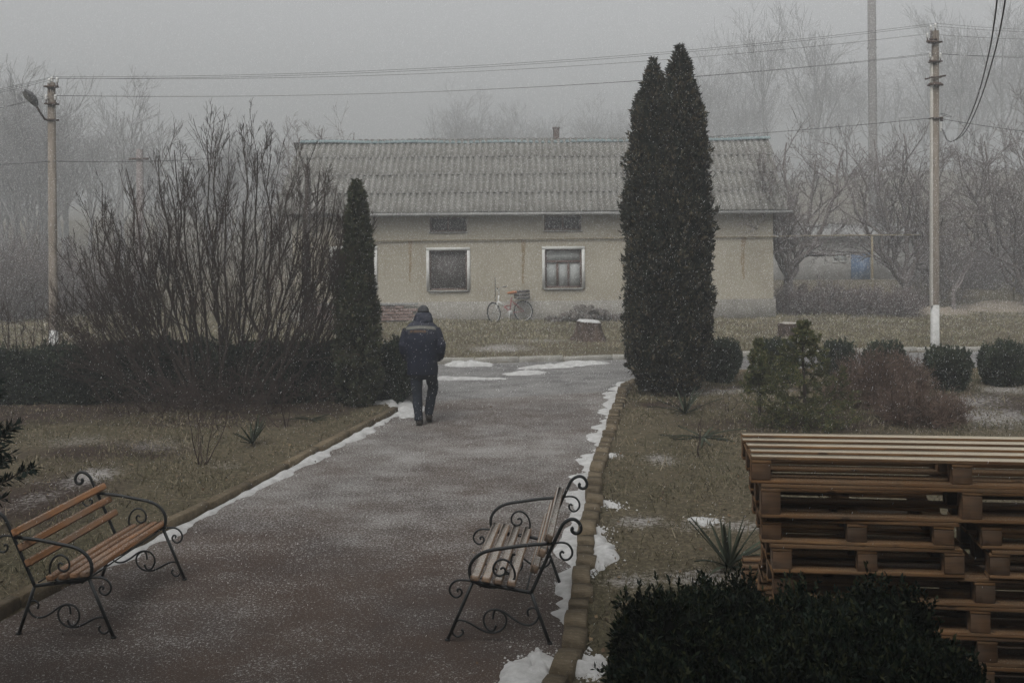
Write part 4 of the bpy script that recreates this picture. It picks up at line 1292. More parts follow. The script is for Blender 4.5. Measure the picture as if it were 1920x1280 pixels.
needle_spruce((-4.02, 6.35, .05), 3.0, 2.8, np.random.default_rng(92), 9, 12, 'pine_dark', 'dark spruce whose branch tips reach in at the left edge', 1.15, .48, leaf=.075, upang=-.05, power=1.3)

# ---------------------------------------------------------------- yuccas, saplings, stone
def yucca(px, py, n, L, rng, label, flat=.0, mat='yucca'):
    g = G(px, py)
    root = empty('yucca', (g.x, g.y, gz1(g.x, g.y)), rng.uniform(0, 6), label, 'plant')
    for i in range(n):
        a = i * 2.399 + rng.normal(0, .2)
        e = rng.uniform(.25, 1.35) if not flat else rng.uniform(.03, .30)
        l = L * rng.uniform(.65, 1.1); w = .016 + .012 * L
        s = np.linspace(0, 1, 7)
        bend = rng.uniform(.0, .5) * (1.3 - e)
        r_ = l * s * math.cos(e); z = l * s * math.sin(e) - bend * l * s ** 2.2 * .6 + .015
        z = np.maximum(z, .012)
        wd = w * np.array([.55, .9, 1, .9, .7, .42, .04])
        c, s_ = math.cos(a), math.sin(a)
        ctr = np.stack([r_ * c, r_ * s_, z], 1); sd = np.array([-s_, c, 0])
        Lf = ctr + sd * wd[:, None] + [0, 0, .006]; Rt = ctr - sd * wd[:, None] + [0, 0, .006]
        v = np.concatenate([Lf, ctr, Rt, ctr - np.array([0, 0, .006])]); j = np.arange(6); n7 = 7
        mb = MB(); mb.add(v, [np.concatenate([np.stack([j, j + n7, j + n7 + 1, j + 1], 1), np.stack([j + n7, j + 2 * n7, j + 2 * n7 + 1, j + n7 + 1], 1), np.stack([j + 2 * n7, j + 3 * n7, j + 3 * n7 + 1, j + 2 * n7 + 1], 1), np.stack([j + 3 * n7, j, j + 1, j + 3 * n7 + 1], 1)])])
        mb.build('leaf', M[mat], root)
    return root
rng = np.random.default_rng(101)
yucca(1366, 1080, 20, .52, rng, 'spiky yucca on the lawn just left of the pallet stack')
yucca(1285, 784, 13, .60, rng, 'dark spiky yucca at the foot of the double thuja')
yucca(1318, 833, 12, .62, rng, 'flattened yucca lying on the lawn beside the top left corner of the pallets', 1)
yucca(474, 846, 16, .42, rng, 'small upright grey green yucca left of the path')
yucca(582, 797, 10, .40, rng, 'flattened yucca near the left kerb, below the young thuja', 1)
def sapling(px, py, h, n, rng, label):
    g = G(px, py); z = gz1(g.x, g.y)
    root = empty('sapling', (g.x, g.y, z), 0, label, 'sapling')
    tp = [(rng.normal(0, .16), rng.normal(0, .1), h * rng.uniform(.6, 1.0)) for _ in range(n)]
    L0 = stems([(x * .15, y * .15, -.03) for x, y, _ in tp], tp, [.008] * n, 7, rng, .3, .012)
    L1 = grow(*L0, 5, .35, 1.0, (.4, .8), lambda t, p, r, N: p * r.uniform(.12, .3, N), 4, .6, rng, .05, .1)
    link('stems', branch_mesh('stems', [(L0, 6), (L1, 3)], M['twig'], .0028), root)
sapling(376, 884, .85, 5, rng, 'leafless sapling of a few thin stems in the left lawn')
sapling(537, 808, .75, 4, rng, 'thin leafless sapling behind the small upright yucca')
sapling(1306, 866, .55, 2, rng, 'single dead stalk standing in the right lawn')
sapling(1365, 776, .4, 3, rng, 'short dry stalks right of the yucca by the double thuja')
g = G(75, 762)
rs = np.random.default_rng(5)
sme = stone_mesh(rs, .34, .2, .17, .5, .03); sme.name = 'stone'
M['stone'] = mat_plain('pale field stone', (.20, .19, .13), (.30, .285, .20), 7, .9, .1, 0, .6); sme.materials.append(M['stone'])
tag(link('stone', sme, None, (g.x, g.y, .02)), 'pale mossy stone lying at the foot of the left hedge', 'stone')
# ---------------------------------------------------------------- far woods (read as one mass in the fog)
def wood_template(h, spread, rng, n0=6, n1=9, n2=5, n3=2):
    k = 7
    z = np.linspace(0, h * .95, k)
    tr = np.stack([np.cumsum(rng.normal(0, .12, k)), np.cumsum(rng.normal(0, .12, k)), z], 1)[None]
    trR = np.linspace(.20, .03, k)[None] * h / 12
    L0 = grow(tr, trR, n0, .22, .8, (.35, .75), lambda t, p, r, N: p * r.uniform(.4, .7, N) * (1.15 - .6 * t), 6, .6, rng, .16, .10)
    L1 = grow(*L0, n1, .15, .97, (.4, .85), lambda t, p, r, N: p * r.uniform(.3, .55, N), 5, .5, rng, .10, .12)
    L2 = grow(*L1, n2, .2, 1.0, (.35, .8), lambda t, p, r, N: p * r.uniform(.35, .65, N), 3, .5, rng, .07, .12)
    L3 = grow(*L2, n3, .2, 1.0, (.3, .7), lambda t, p, r, N: p * r.uniform(.45, .9, N), 2, .6, rng, .06, .1)
    vs, qs, n_ = [], [], 0
    for (Pn, R), n in (((tr, trR), 5), (L0, 4), (L1, 3), (L2, 3), (L3, 3)):
        v, q = tubes(Pn, np.maximum(R, .013), n); vs.append(v); qs.append(q + n_); n_ += len(v)
    return np.concatenate(vs), np.concatenate(qs)
rng = np.random.default_rng(201)
TPL = [wood_template(12, 4, rng) for _ in range(3)]
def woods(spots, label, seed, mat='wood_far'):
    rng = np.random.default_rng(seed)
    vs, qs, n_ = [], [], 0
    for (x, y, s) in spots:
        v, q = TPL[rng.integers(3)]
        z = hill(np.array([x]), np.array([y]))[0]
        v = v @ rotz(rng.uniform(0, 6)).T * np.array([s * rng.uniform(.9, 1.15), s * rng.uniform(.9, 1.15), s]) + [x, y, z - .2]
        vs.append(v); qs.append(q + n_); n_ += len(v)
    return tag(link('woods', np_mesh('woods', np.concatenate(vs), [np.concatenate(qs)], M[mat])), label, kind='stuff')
r2 = np.random.default_rng(202)
sp = []
for _ in range(26):
    y = r2.uniform(52, 95); px = r2.uniform(-120, 235); sp.append(((px - 960) / F * y, y, r2.uniform(.62, 1.0) * (.62 + y / 190)))
for _ in range(12):
    y = r2.uniform(60, 105); px = r2.uniform(230, 620); sp.append(((px - 960) / F * y, y, r2.uniform(.55, .72)))
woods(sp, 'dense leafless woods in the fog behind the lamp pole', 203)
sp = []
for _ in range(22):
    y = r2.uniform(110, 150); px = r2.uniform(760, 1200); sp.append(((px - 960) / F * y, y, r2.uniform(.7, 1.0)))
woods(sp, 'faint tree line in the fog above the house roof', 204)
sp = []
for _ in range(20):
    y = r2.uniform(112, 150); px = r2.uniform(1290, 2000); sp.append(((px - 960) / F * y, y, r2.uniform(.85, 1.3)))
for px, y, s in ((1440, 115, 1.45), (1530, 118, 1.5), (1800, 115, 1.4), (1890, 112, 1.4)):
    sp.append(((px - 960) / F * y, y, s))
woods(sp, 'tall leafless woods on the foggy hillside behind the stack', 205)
# low scrub between the yard and the woods
def scrub(spots, label, seed):
    rng = np.random.default_rng(seed)
    n = 70
    lv = []
    for (x, y, w, h) in spots:
        az = rng.uniform(0, 6.28, n); rr_ = w * np.sqrt(rng.random(n)); hh = h * rng.uniform(.5, 1, n) * np.sqrt(np.clip(1 - (rr_ / w) ** 2 * .7, .1, 1))
        tops = np.stack([x + rr_ * np.cos(az), y + rr_ * np.sin(az), hh], 1); base = np.stack([x + rr_ * np.cos(az) * .4, y + rr_ * np.sin(az) * .4, 0 * hh - .05], 1)
        L0 = stems(base, tops, [.014] * n, 5, rng, .3, .06); L1 = grow(*L0, 5, .2, 1, (.4, .9), lambda t, p, r, N: p * r.uniform(.3, .5, N), 3, .6, rng, .05, .14)
        lv += [(L0, 3), (L1, 3)]
    return tag(link('scrub', branch_mesh('scrub', lv, M['bark_grey'], .008)), label, kind='stuff')
sp = []
for _ in range(12):
    y = r2.uniform(34, 48); px = r2.uniform(1740, 1990); sp.append(((px - 960) / F * y, y, r2.uniform(.9, 1.5), r2.uniform(1.0, 3.0)))
for _ in range(8):
    y = r2.uniform(52, 62); px = r2.uniform(1440, 1760); sp.append(((px - 960) / F * y, y, r2.uniform(1.2, 2), r2.uniform(2.0, 3.6)))
for _ in range(26):
    y = r2.uniform(30, 44); px = r2.uniform(-120, 250); sp.append(((px - 960) / F * y, y, r2.uniform(.9, 1.5), r2.uniform(1.0, 3.2)))
scrub(sp, 'grey leafless scrub closing off the far side of the yard', 206)

# ---------------------------------------------------------------- stumps
t = NT('stump bark')
n1 = t.noise(7, 6, .7, t.coord('Object', (1.6, 1.6, .5)))
t.bump(n1, .9, .04)
M['stump'] = t.done(t.ramp(n1, [(.3, (.030, .022, .018)), (.5, (.07, .05, .04)), (.7, (.12, .092, .072))]), .9, .1)
M['cut'] = mat_plain('frosted cut wood', (.20, .16, .11), (.42, .41, .39), 9, .9, .1)
def stump(px, py, r, h, flare, tilt, label, snow):
    g = G(px, py)
    root = empty('tree_stump', (g.x, g.y + r, 0.04), .3, label, 'stump')
    n, m = 36, 9
    a = np.linspace(0, 2 * math.pi, n, endpoint=False); zz = np.linspace(0, 1, m)
    ribs = .13 * np.sin(a * 5 + 1) + .08 * np.sin(a * 9) + .1 * (vnoise(np.stack([np.cos(a) * 4, np.sin(a) * 4, 0 * a], 1), 5) - .5)
    v = []
    for z in zz:
        R = r * (1 + flare * (1 - z) ** 2.2 * (1 + 1.4 * ribs) + ribs * .5)
        v.append(np.stack([R * np.cos(a), R * np.sin(a), -.05 + (h + .05) * z + tilt * R * np.cos(a) * z], 1))
    v = np.concatenate(v)
    i = np.arange(m - 1)[:, None] * n + np.arange(n)[None]; i2 = np.arange(m - 1)[:, None] * n + (np.arange(n)[None] + 1) % n
    mb = MB(); mb.add(v, [np.stack([i, i2, i2 + n, i + n], -1).reshape(-1, 4)]); mb.build('bark', M['stump'], root, True)
    top = v[-n:]
    c = top.mean(0)[None]
    mb = MB(); mb.add(np.concatenate([top - [0, 0, .004], c + [0, 0, .01]]), [np.stack([np.arange(n), (np.arange(n) + 1) % n, np.full(n, n)], 1)]); mb.build('cut_face', M['cut'], root)
    if snow:
        s = np.concatenate([(top - c) * .93 + c + [0, 0, .01], (top - c) * .8 + c + [0, 0, .05], (top - c) * .4 + c + [.0, 0, .06], c + [0, 0, .055]])
        j = np.arange(n); j2 = (j + 1) % n
        mb = MB(); mb.add(s, [np.concatenate([np.stack([j, j2, j2 + n, j + n], 1), np.stack([j + n, j2 + n, j2 + 2 * n, j + 2 * n], 1)]), np.stack([j + 2 * n, j2 + 2 * n, np.full(n, 3 * n)], 1)])
        sn = mb.build('snow_cap', M['snow'], root, True)
    return root
stump(1107, 647, .30, .48, .75, -.08, 'flared old tree stump with snow on its cut top', True)
stump(1487, 638, .28, .36, .12, .0, 'broad low tree stump at the right corner of the house', False)
# rubble by the wall between the bicycle and the thuja
M['rubble'] = mat_plain('grey rubble', (.07, .062, .056), (.15, .135, .12), 6, .95, .1, 0, .7)
rr = np.random.default_rng(77)
vs = [stone_mesh(rr, 1, 1, .7, .45, .12) for _ in range(4)]
for v_ in vs: v_.materials.append(M['rubble']); v_.name = 'rubble_stone'
hp = empty('rubble_heap', tuple(hroot.matrix_basis @ Vector((hu(1095), -.35, 0.03))), HYAW, 'low heap of grey rubble against the house wall beside the bicycle', 'rubble')
for i in range(90):
    x = rr.normal(0, .62); s = rr.uniform(.08, .22)
    z = max(0, .34 * math.exp(-(x / .8) ** 2) * rr.random())
    link('rubble_stone', vs[i % 4], hp, (x, rr.uniform(-.25, .2), z), tuple(rr.uniform(0, 3, 3)), (s, s * rr.uniform(.6, 1), s * rr.uniform(.6, 1)))
# tan heap of sand beyond the pole
M['sand'] = mat_plain('tan sand', (.17, .145, .115), (.27, .235, .19), 3, .95, .1, 0, .5)
v1, q1 = snow_blob(G(1745, 592), 1.1, .8, .16, 61); v2, q2 = snow_blob(G(1880, 586), 1.5, 1.0, .22, 62)
mb = MB(); mb.add(v1, [q1]); tag(mb.build('sand_heap', M['sand'], None, True), 'low tan sand heap just behind the utility pole', 'sand heap')
mb = MB(); mb.add(v2, [q2]); tag(mb.build('sand_heap', M['sand'], None, True), 'wider tan sand heap at the right edge of the yard', 'sand heap')

# ---------------------------------------------------------------- poles and wires
t = NT('weathered concrete pole')
co = t.coord('Object')
n1 = t.noise(3, 7, .7, t.coord('Object', (4, 4, .5))); n2 = t.noise(30, 4, .7, co)
c = t.ramp(n1, [(.3, (.115, .098, .08)), (.5, (.185, .16, .133)), (.72, (.26, .23, .20))])
hi_ = t.mapr(t.sep(co)[2], 5.2, 7.2)
c = t.mix(t.math('MULTIPLY', hi_, .65), c, (.10, .085, .07))
t.bump(n2, .6, .01); M['concrete'] = t.done(c, .9, .1)
M['concrete_side'] = mat_plain('pale pole edge', (.30, .285, .255), (.40, .385, .35), 4, .9, .1, 0, .4)
M['whitewash'] = mat_plain('whitewash', (.32, .32, .305), (.54, .54, .525), 7, .9, .1, 0, .4)
M['rust_iron'] = mat_plain('rusty iron', (.045, .033, .028), (.09, .06, .045), 20, .8, .3)
M['porcelain'] = mat_plain('grey porcelain', (.40, .40, .38), (.55, .55, .53), 6, .4, .4)
M['lamp_grey'] = mat_plain('dull lamp housing', (.055, .055, .055), (.10, .10, .10), 6, .6, .3)
M['lamp_glass'] = mat_plain('dusty lamp glass', (.10, .10, .095), (.20, .20, .19), 9, .4, .4)

def taper_box(w0, d0, w1, d1, z0, z1, off=(0, 0)):
    v = []
    for w, d, z in ((w0, d0, z0), (w1, d1, z1)):
        b = min(w, d) * .22
        for sx, sy in ((-1, -1), (1, -1), (1, 1), (-1, 1)):
            p = [(sx * (w / 2 - b), sy * d / 2), (sx * w / 2, sy * (d / 2 - b))]
            if sx * sy < 0: p = p[::-1]
            if sx * sy > 0: p = p[::-1]
            v += [(off[0] + x, off[1] + y, z) for x, y in (p if sx * sy > 0 else p[::-1])]
    v = np.array(v)
    # order ring by angle
    out = []
    for k in (0, 8):
        r = v[k:k + 8]; a = np.arctan2(r[:, 1] - off[1], r[:, 0] - off[0]); out.append(r[np.argsort(a)])
    v = np.concatenate(out)
    i = np.arange(8); j = (i + 1) % 8
    return v, [np.stack([i, j, j + 8, i + 8], 1), [list(range(8, 16))]]

def insulator(mb, p):
    mb.lathe([(.0, -.02), (.028, 0), (.034, .03), (.022, .045), (.034, .06), (.030, .09), (.016, .11), (0, .115)], p, 10)
def pole(px, pyb, pyt, w0, w1, label, lean=0.0, ww=1.0):
    g = G(px, pyb); h = (CH - (unroll(px, pyt)[1] - HY) / F * g.y)
    root = empty('utility_pole', (g.x, g.y, 0.0), 0, label, 'pole')
    root.rotation_euler = (0, lean, 0)
    mb = MB(); v, f = taper_box(w0, w0 * .85, w1, w1 * .85, ww, h); mb.add(v, f); mb.build('shaft', M['concrete'], root)
    wm = w0 + .012
    mb = MB(); v, f = taper_box(wm, wm * .86, wm - .01, wm * .86 - .01, -.1, ww); mb.add(v, f); mb.build('white_base', M['whitewash'], root)
    return root, g, h
PR, gR, hR = pole(1753, 656, 58, .170, .140, 'tall concrete utility pole with whitewashed foot right of the house', .010, 1.02)
PLp, gL, hL = pole(101, 684, 155, .168, .145, 'concrete lamp pole rising behind the left hedge', .0, .75)
mb = MB(); v, f = taper_box(.045, .13, .035, .11, 1.0, 6.6, (-.093, -.02)); mb.add(v, f); mb.build('edge_strip', M['concrete_side'], PR)

def bracket(root, z, side, ln, label='bracket', ni=2):
    mb = MB(); mb.box((side * ln / 2, -.11, z), (ln, .04, .05)); mb.box((0, 0, z), (.24, .23, .03)); b = mb.build('bracket', M['rust_iron'], root)
    out = []
    for i in range(ni):
        x = side * (ln - .02 - i * (ln + .05)); mb = MB(); mb.tube([(x, -.11, z), (x, -.11, z + .09)], .012, 6); mb.build('pin', M['rust_iron'], b)
        mb = MB(); insulator(mb, (x, -.11, z + .08)); mb.build('insulator', M['porcelain'], b)
        out.append(Vector((x, -.11, z + .17)))
    return out
iR = [Vector((-.02, -.05, hR + .16))] 
mb = MB(); mb.tube([(-.02, -.05, hR - .3), (-.02, -.05, hR + .06)], .014, 6); pp = mb.build('top_pin', M['rust_iron'], PR)
mb = MB(); insulator(mb, (-.02, -.05, hR + .05)); mb.build('insulator', M['porcelain'], pp)
mb = MB(); mb.tube([(-.13, -.08, hR - .25), (-.13, -.08, hR + .01)], .014, 6); mb.box((-.08, -.08, hR - .2), (.16, .05, .04)); pp = mb.build('side_pin', M['rust_iron'], PR)
mb = MB(); insulator(mb, (-.13, -.08, hR)); mb.build('insulator', M['porcelain'], pp); iR.append(Vector((-.13, -.08, hR + .1)))
iR += bracket(PR, hR - .26, -1, .24, ni=1)
iR += bracket(PR, hR - .70, -1, .18, ni=2)
z = hR - 1.05
mb = MB(); mb.box((.0, -.12, z), (.37, .05, .035), roty(-.12)); mb.box((0, .12, z), (.37, .05, .035), roty(-.12)); mb.build('crossbar', M['rust_iron'], PR)
mb = MB(); mb.lathe([(.0, z - .17), (.17, z - .19), (.175, z - .165), (.12, z - .12), (.03, z - .10)], n=20); mb.build('round_shade', M['rust_iron'], PR, True)
zl = CH - (unroll(1755, 222)[1] - HY) / F * gR.y
mb = MB(); mb.box((0, 0, zl), (.23, .22, .03)); mb.box((.13, -.04, zl - .02), (.05, .05, .10)); cb = mb.build('clamp', M['rust_iron'], PR)
s = np.linspace(0, 2 * math.pi, 24)
mb = MB(); mb.tube(np.stack([.22 + .12 * np.cos(s + math.pi), 0 * s - .06 + .03 * np.sin(s), zl + .06 + .025 * np.sin(s) + .03 * np.cos(s)], 1), .006, 5); mb.build('wire_loop', M['iron'], cb)
mb = MB()
for k in range(2): insulator(mb, (.11, -.05, zl - .2 - k * .1))
mb.build('insulator', M['porcelain'], cb)

iL = [Vector((.03, -.04, hL + .12)), Vector((-.02, -.06, hL + .08))]
for q in iL:
    mb = MB(); mb.tube([q - Vector((0, 0, .3)), q - Vector((0, 0, .08))], .012, 6); pp = mb.build('top_pin', M['rust_iron'], PLp)
    mb = MB(); insulator(mb, q - Vector((0, 0, .11))); mb.build('insulator', M['porcelain'], pp)
iL += bracket(PLp, hL - .09, 1, .19, ni=1)
iL += bracket(PLp, hL - .46, 1, .15, ni=2)
# street lamp on the left pole
lz = hL - .80
mb = MB(); mb.box((0, 0, lz), (.23, .21, .035)); mb.build('collar', M['rust_iron'], PLp)
a0 = Vector((-.10, -.10, lz)); a1 = Vector((-.21, -.30, lz + .29))
mb = MB(); mb.tube([a0, a0.lerp(a1, .5) + Vector((0, 0, -.01)), a1], .022, 8); arm = mb.build('lamp_arm', M['rust_iron'], PLp)
mb = MB()
ang = math.atan2(.45, .38)
dirv = Vector((-.36, -.50, .79)).normalized()
Rm = dirv.to_track_quat('X', 'Z').to_matrix()
n, m = 20, 9
tx = np.linspace(0, 1, m); w = np.array([.05, .085, .115, .13, .135, .13, .11, .07, .01]); hh = np.array([.04, .07, .09, .10, .10, .095, .08, .05, .01])
aa = np.linspace(0, 2 * math.pi, n, endpoint=False)
v = np.concatenate([np.stack([np.full(n, x * .42), ww_ * np.cos(aa), np.where(np.sin(aa) > 0, h_ * np.sin(aa), h_ * .55 * np.sin(aa))], 1) for x, ww_, h_ in zip(tx, w, hh)])
v = v @ np.array(Rm).T + np.array(a1 - dirv * .03)
i = np.arange(m - 1)[:, None] * n + np.arange(n)[None]; i2 = np.arange(m - 1)[:, None] * n + (np.arange(n)[None] + 1) % n
mb.add(v, [np.stack([i, i2, i2 + n, i + n], -1).reshape(-1, 4)])
head = mb.build('lamp_head', M['lamp_grey'], PLp, True)
v2 = np.concatenate([np.stack([.10 + .28 * (.5 + .5 * np.cos(aa) * k), .10 * np.sin(aa) * k, 0 * aa - .055 - .02 * (1 - k)], 1) for k in (1.0, .6, .01)])
v2 = v2 @ np.array(Rm).T + np.array(a1)
i = np.arange(2)[:, None] * n + np.arange(n)[None]; i2 = np.arange(2)[:, None] * n + (np.arange(n)[None] + 1) % n
mb = MB(); mb.add(v2, [np.stack([i, i + n, i2 + n, i2], -1).reshape(-1, 4)]); mb.build('lens', M['lamp_glass'], head, True)

M['wire'] = NT('wire').done((.08, .08, .08), .7, .2)
def wire(a, b, sag, label, r=.006, n=28, name='overhead_wire', group=None):
    a, b = Vector(a), Vector(b)
    pts = []
    for i in range(n):
        s = i / (n - 1); p = a.lerp(b, s); p.z -= sag * 4 * s * (1 - s); pts.append(p - a)
    mb = MB(); mb.tube(pts, r, 5)
    o = mb.build(name, M['wire'], None, True); o.location = a
    return tag(o, label, 'wire', group)
bpy.context.view_layer.update()
wl = [PLp.matrix_world @ q for q in iL]; wr = [PR.matrix_world @ q for q in iR]
gname = 'wires between the two poles'
labs = ['topmost wire between the poles', 'second wire from the top between the poles', 'third wire between the poles, set on the side brackets', 'fourth wire between the poles', 'lowest of the five wires between the pole tops']
for k in range(5):
    wire(wl[k], wr[k], .32, labs[k] + ', crossing the sky', 0.0042, group=gname)
outsL = [(0, 162), (0, 167), (0, 172), (0, 196), (0, 203)]
outsR = [(1920, 51), (1920, 55), (1920, 67), (1920, 95), (1920, 101)]
pos = ['topmost', 'second', 'third', 'fourth', 'lowest']
for k in range(5):
    q = P(-150, outsL[k][1] + 22, 30); wire(wl[k], q, .1, pos[k] + ' wire leaving the lamp pole leftward', 0.0042, group='wires leaving the lamp pole')
    q = P(2100, outsR[k][1] + 4, 28); wire(wr[k], q, .08, pos[k] + ' wire leaving the utility pole rightward', 0.0042, group='wires leaving the utility pole')
a = PR.matrix_world @ Vector((-.1, -.06, zl))
wire(a, P(1120, 268, 29.5), .06, 'single low wire from the utility pole towards the house roof', .007)
a2 = PR.matrix_world @ Vector((.14, -.06, zl - .02))
wire(a2, P(2050, 258, 24), .05, 'single low wire from the utility pole going right', .007)
wire(PLp.matrix_world @ Vector((0, -.1, CH - (unroll(101, 303)[1] - HY) / F * gL.y)), P(-100, 312, 25), .02, 'low wire from the lamp pole going left', .007)
wire(PLp.matrix_world @ Vector((.06, -.1, CH - (unroll(101, 303)[1] - HY) / F * gL.y)), P(420, 296, 32), .05, 'low wire from the lamp pole towards the house', .007)
for k, (top, lab) in enumerate((((1874, -60), 'front heavy cable dropping from overhead to the utility pole'), ((1892, -60), 'rear heavy cable dropping from overhead to the utility pole'))):
    d0 = 9.0 + k * .2
    q3 = P(top[0], top[1], d0); q0 = PR.matrix_world @ Vector((.12, -.06, zl - .22 - k * .02))
    ctrl = [q0, P(1768 + k * 2, 247, 23.9), P(1775 + k * 2, 262 + k, 23.5), P(1786 + k * 3, 265 - k * 1, 23.0), P(1805 + k * 5, 247, 21.8), P(1830 + k * 7, 190, 18.5), P(1852 + k * 10, 110, 14.5), P(1866 + k * 14, 30, 11.2), q3]
    pts = catmull([c - q0 for c in ctrl], 8)
    mb = MB(); mb.tube(pts, np.interp(np.arange(len(pts)), [0, len(pts) - 1], [.009, .009]), 6); o = mb.build('service_cable', M['wire'], None, True); o.location = q0
    tag(o, lab, 'cable')
# post far behind the shrub
g = P(262, 285, 38)
fp = empty('utility_pole', (g.x, 38, 0), 0, 'short brown pole far behind the bare shrub', 'pole')
mb = MB(); v, f = taper_box(.26, .22, .22, .2, -.1, g.z + .1); mb.add(v, f); mb.build('shaft', M['bark_grey'], fp)
mb = MB(); mb.box((0, -.1, g.z - .25), (.7, .06, .07)); mb.build('crossbar', M['rust_iron'], fp)
# ---------------------------------------------------------------- wrought iron benches
def ZP(pts):     # side-view drawing, photo crop pixels -> metres (u to the rear, z up)
    return [((x - 175) / 842.0, (1145 - y) / 842.0) for x, y in pts]
BARS = {
 'leg': [ZP([(175, 1145), (340, 770)]), ZP([(820, 1150), (707, 832)])],
 'seat_rail': [ZP([(330, 772), (520, 803), (712, 833)])],
 'back_post': [ZP([(707, 832), (780, 673), (850, 520), (885, 446), (908, 402), (940, 375), (975, 368), (1005, 385), (1021, 418), (1013, 446), (990, 456), (969, 446), (964, 428), (974, 420)])],
 'armrest': [ZP([(850, 520), (780, 527), (700, 534), (620, 545), (540, 559), (460, 572), (400, 592), (352, 627), (324, 672), (319, 720), (333, 768)])],
 'scroll': [ZP([(850, 520), (900, 514), (938, 524), (962, 555), (964, 588), (945, 615), (918, 622), (896, 607), (890, 583), (902, 570), (913, 580)]),
            ZP([(333, 768), (285, 765), (240, 768), (206, 790), (190, 825), (201, 858), (230, 875), (258, 863), (268, 840), (256, 821), (240, 826), (244, 840)]),
            ZP([(338, 768), (375, 790), (440, 806), (515, 803), (575, 782), (604, 738), (598, 688), (573, 648), (532, 629), (492, 643), (470, 678), (476, 716), (506, 732), (536, 722), (545, 698), (532, 680), (514, 690)]),
            ZP([(228, 1024), (262, 1017), (315, 1033), (375, 1066), (435, 1088), (498, 1081), (538, 1047), (549, 1003), (531, 965), (492, 945), (470, 962), (464, 1004)]),
            ZP([(472, 1074), (484, 1042), (476, 1066), (452, 1080), (424, 1064), (406, 1025), (411, 984), (440, 952), (488, 943), (538, 960), (598, 1003), (655, 1031), (705, 1031), (742, 1003), (752, 962), (733, 932), (703, 928), (682, 948), (688, 978)]),
            ZP([(204, 1082), (212, 1106), (236, 1122), (262, 1113), (275, 1092), (263, 1074)])],
}
RAD = {'leg': .0135, 'seat_rail': .014, 'back_post': .0135, 'armrest': .0135, 'scroll': .0085}
BL = 1.28
def bench(name, loc, yaw, sgn, wood, label):
    root = empty(name, loc, yaw, label, 'bench', 'wrought iron park benches')
    for yv in (0.0, BL):
        fr = empty('iron_frame', (0, yv, 0), 0, parent=root)
        for part, curves in BARS.items():
            for ci, c in enumerate(curves):
                pts = c if len(c) == 2 else catmull(c, 5)
                p3 = [(sgn * u, 0, z) for u, z in pts]
                mb = MB(); planar_tube(mb, p3, (0, 1, 0), RAD[part], 8 if part != 'scroll' else 6)
                if part == 'leg': mb.box((p3[0][0], 0, .004), (.035, .03, .012))
                me = mb.mesh(part, M['iron'], True)
                link(part, me, fr)
    seat = [(.215, .462), (.298, .452), (.388, .440), (.487, .428)]
    tilt_s = math.atan2(.428 - .462, .487 - .215)
    for i, (u, z) in enumerate(seat):
        mb = MB(); mb.box((0, BL / 2, 0), (.066, BL + .09, .042), None, .009)
        o = mb.build('seat_slat', M[wood], root); o.location = (sgn * u, 0, z + .018); o.rotation_euler = (0, -sgn * tilt_s, 0)
    dirb = math.atan2(145, 315)
    for (x, y) in ((834, 492), (790, 585), (744, 684)):
        u, z = ZP([(x, y)])[0]
        mb = MB(); mb.box((0, BL / 2, 0), (.060, BL + .09, .060), None, .010)
        o = mb.build('back_slat', M[wood], root); o.location = (sgn * (u - .016), 0, z + .012); o.rotation_euler = (0, sgn * dirb, 0)
    for (u, z, r) in ((.25, .405, .007), (.60, .40, .007)):
        mb = MB(); mb.tube([(sgn * u, 0, z), (sgn * u, BL, z)], r, 6); mb.build('brace', M['iron'], root)
    return root
bench('bench', (-.51, 7.98, 0.004), math.radians(-6.0), 1, 'slat_right', 'weathered wooden slat bench with black scrolled iron frame beside the right kerb')
bench('bench', (-3.045, 8.08, 0.004), math.radians(-6.6), -1, 'slat_left', 'orange brown slat bench with black scrolled iron frame at the left edge')

# ---------------------------------------------------------------- pallet stack
def pallet(loc, yaw, L, W, H, nd, cols, label, slack=.014, seed=0, bw=.122):
    rng = np.random.default_rng(seed)
    root = empty('pallet', loc, yaw, label, 'pallet', 'stacked wooden pallets')
    td = .023; tb = .022; tc = .020
    hb = H - td - tb - tc
    bwid = {5: .085, 4: .10, 3: .10}[nd]
    def board(name, c, s, mat='pallet', rz=0.0):
        key = (name, mat, tuple(round(x, 3) for x in s))
        me = PCACHE.get(key)
        if me is None:
            mb = MB(); mb.box((0, 0, 0), s, None, .003); me = mb.mesh(name, M[mat]); PCACHE[key] = me
        o = link(name, me, root, c, (rng.normal(0, .004), rng.normal(0, .0015), rz + rng.normal(0, .003)))
    for i in range(nd):
        y = bwid / 2 + (W - bwid) * i / (nd - 1)
        board('deck_board', (L / 2 + rng.normal(0, slack), y, H - td / 2), (L, bwid, td), 'pallet_top' if seed == 1 else 'pallet')
    xs = [bw / 2 + (L - bw) * i / (cols - 1) for i in range(cols)]
    for x in xs:
        board('cross_board', (x, W / 2, H - td - tc / 2 - .001), (bw, W - .004, tc), 'pallet')
        for j in range(3):
            y = .05 + .002 + (W - .104) * j / 2
            board('block', (x, y, tb + hb / 2), (bw - .004, .10, hb - .002), 'pallet_dark')
    for j in range(3):
        y = .05 + (W - .10) * j / 2
        board('bottom_board', (L / 2, y, tb / 2), (L, .10, tb), 'pallet')
    return root
PCACHE = {}
PYAW = math.radians(-7.4)
pc = P(1408, 858, 6.6)
def pal_at(dx, dy, z, dyaw, *a, **k):
    e = np.array([math.cos(PYAW), math.sin(PYAW)]); n = np.array([-math.sin(PYAW), math.cos(PYAW)])
    p = np.array([pc.x, pc.y]) + e * dx + n * dy
    return pallet((p[0], p[1], z), PYAW + dyaw, *a, **k)
zt = 1.675
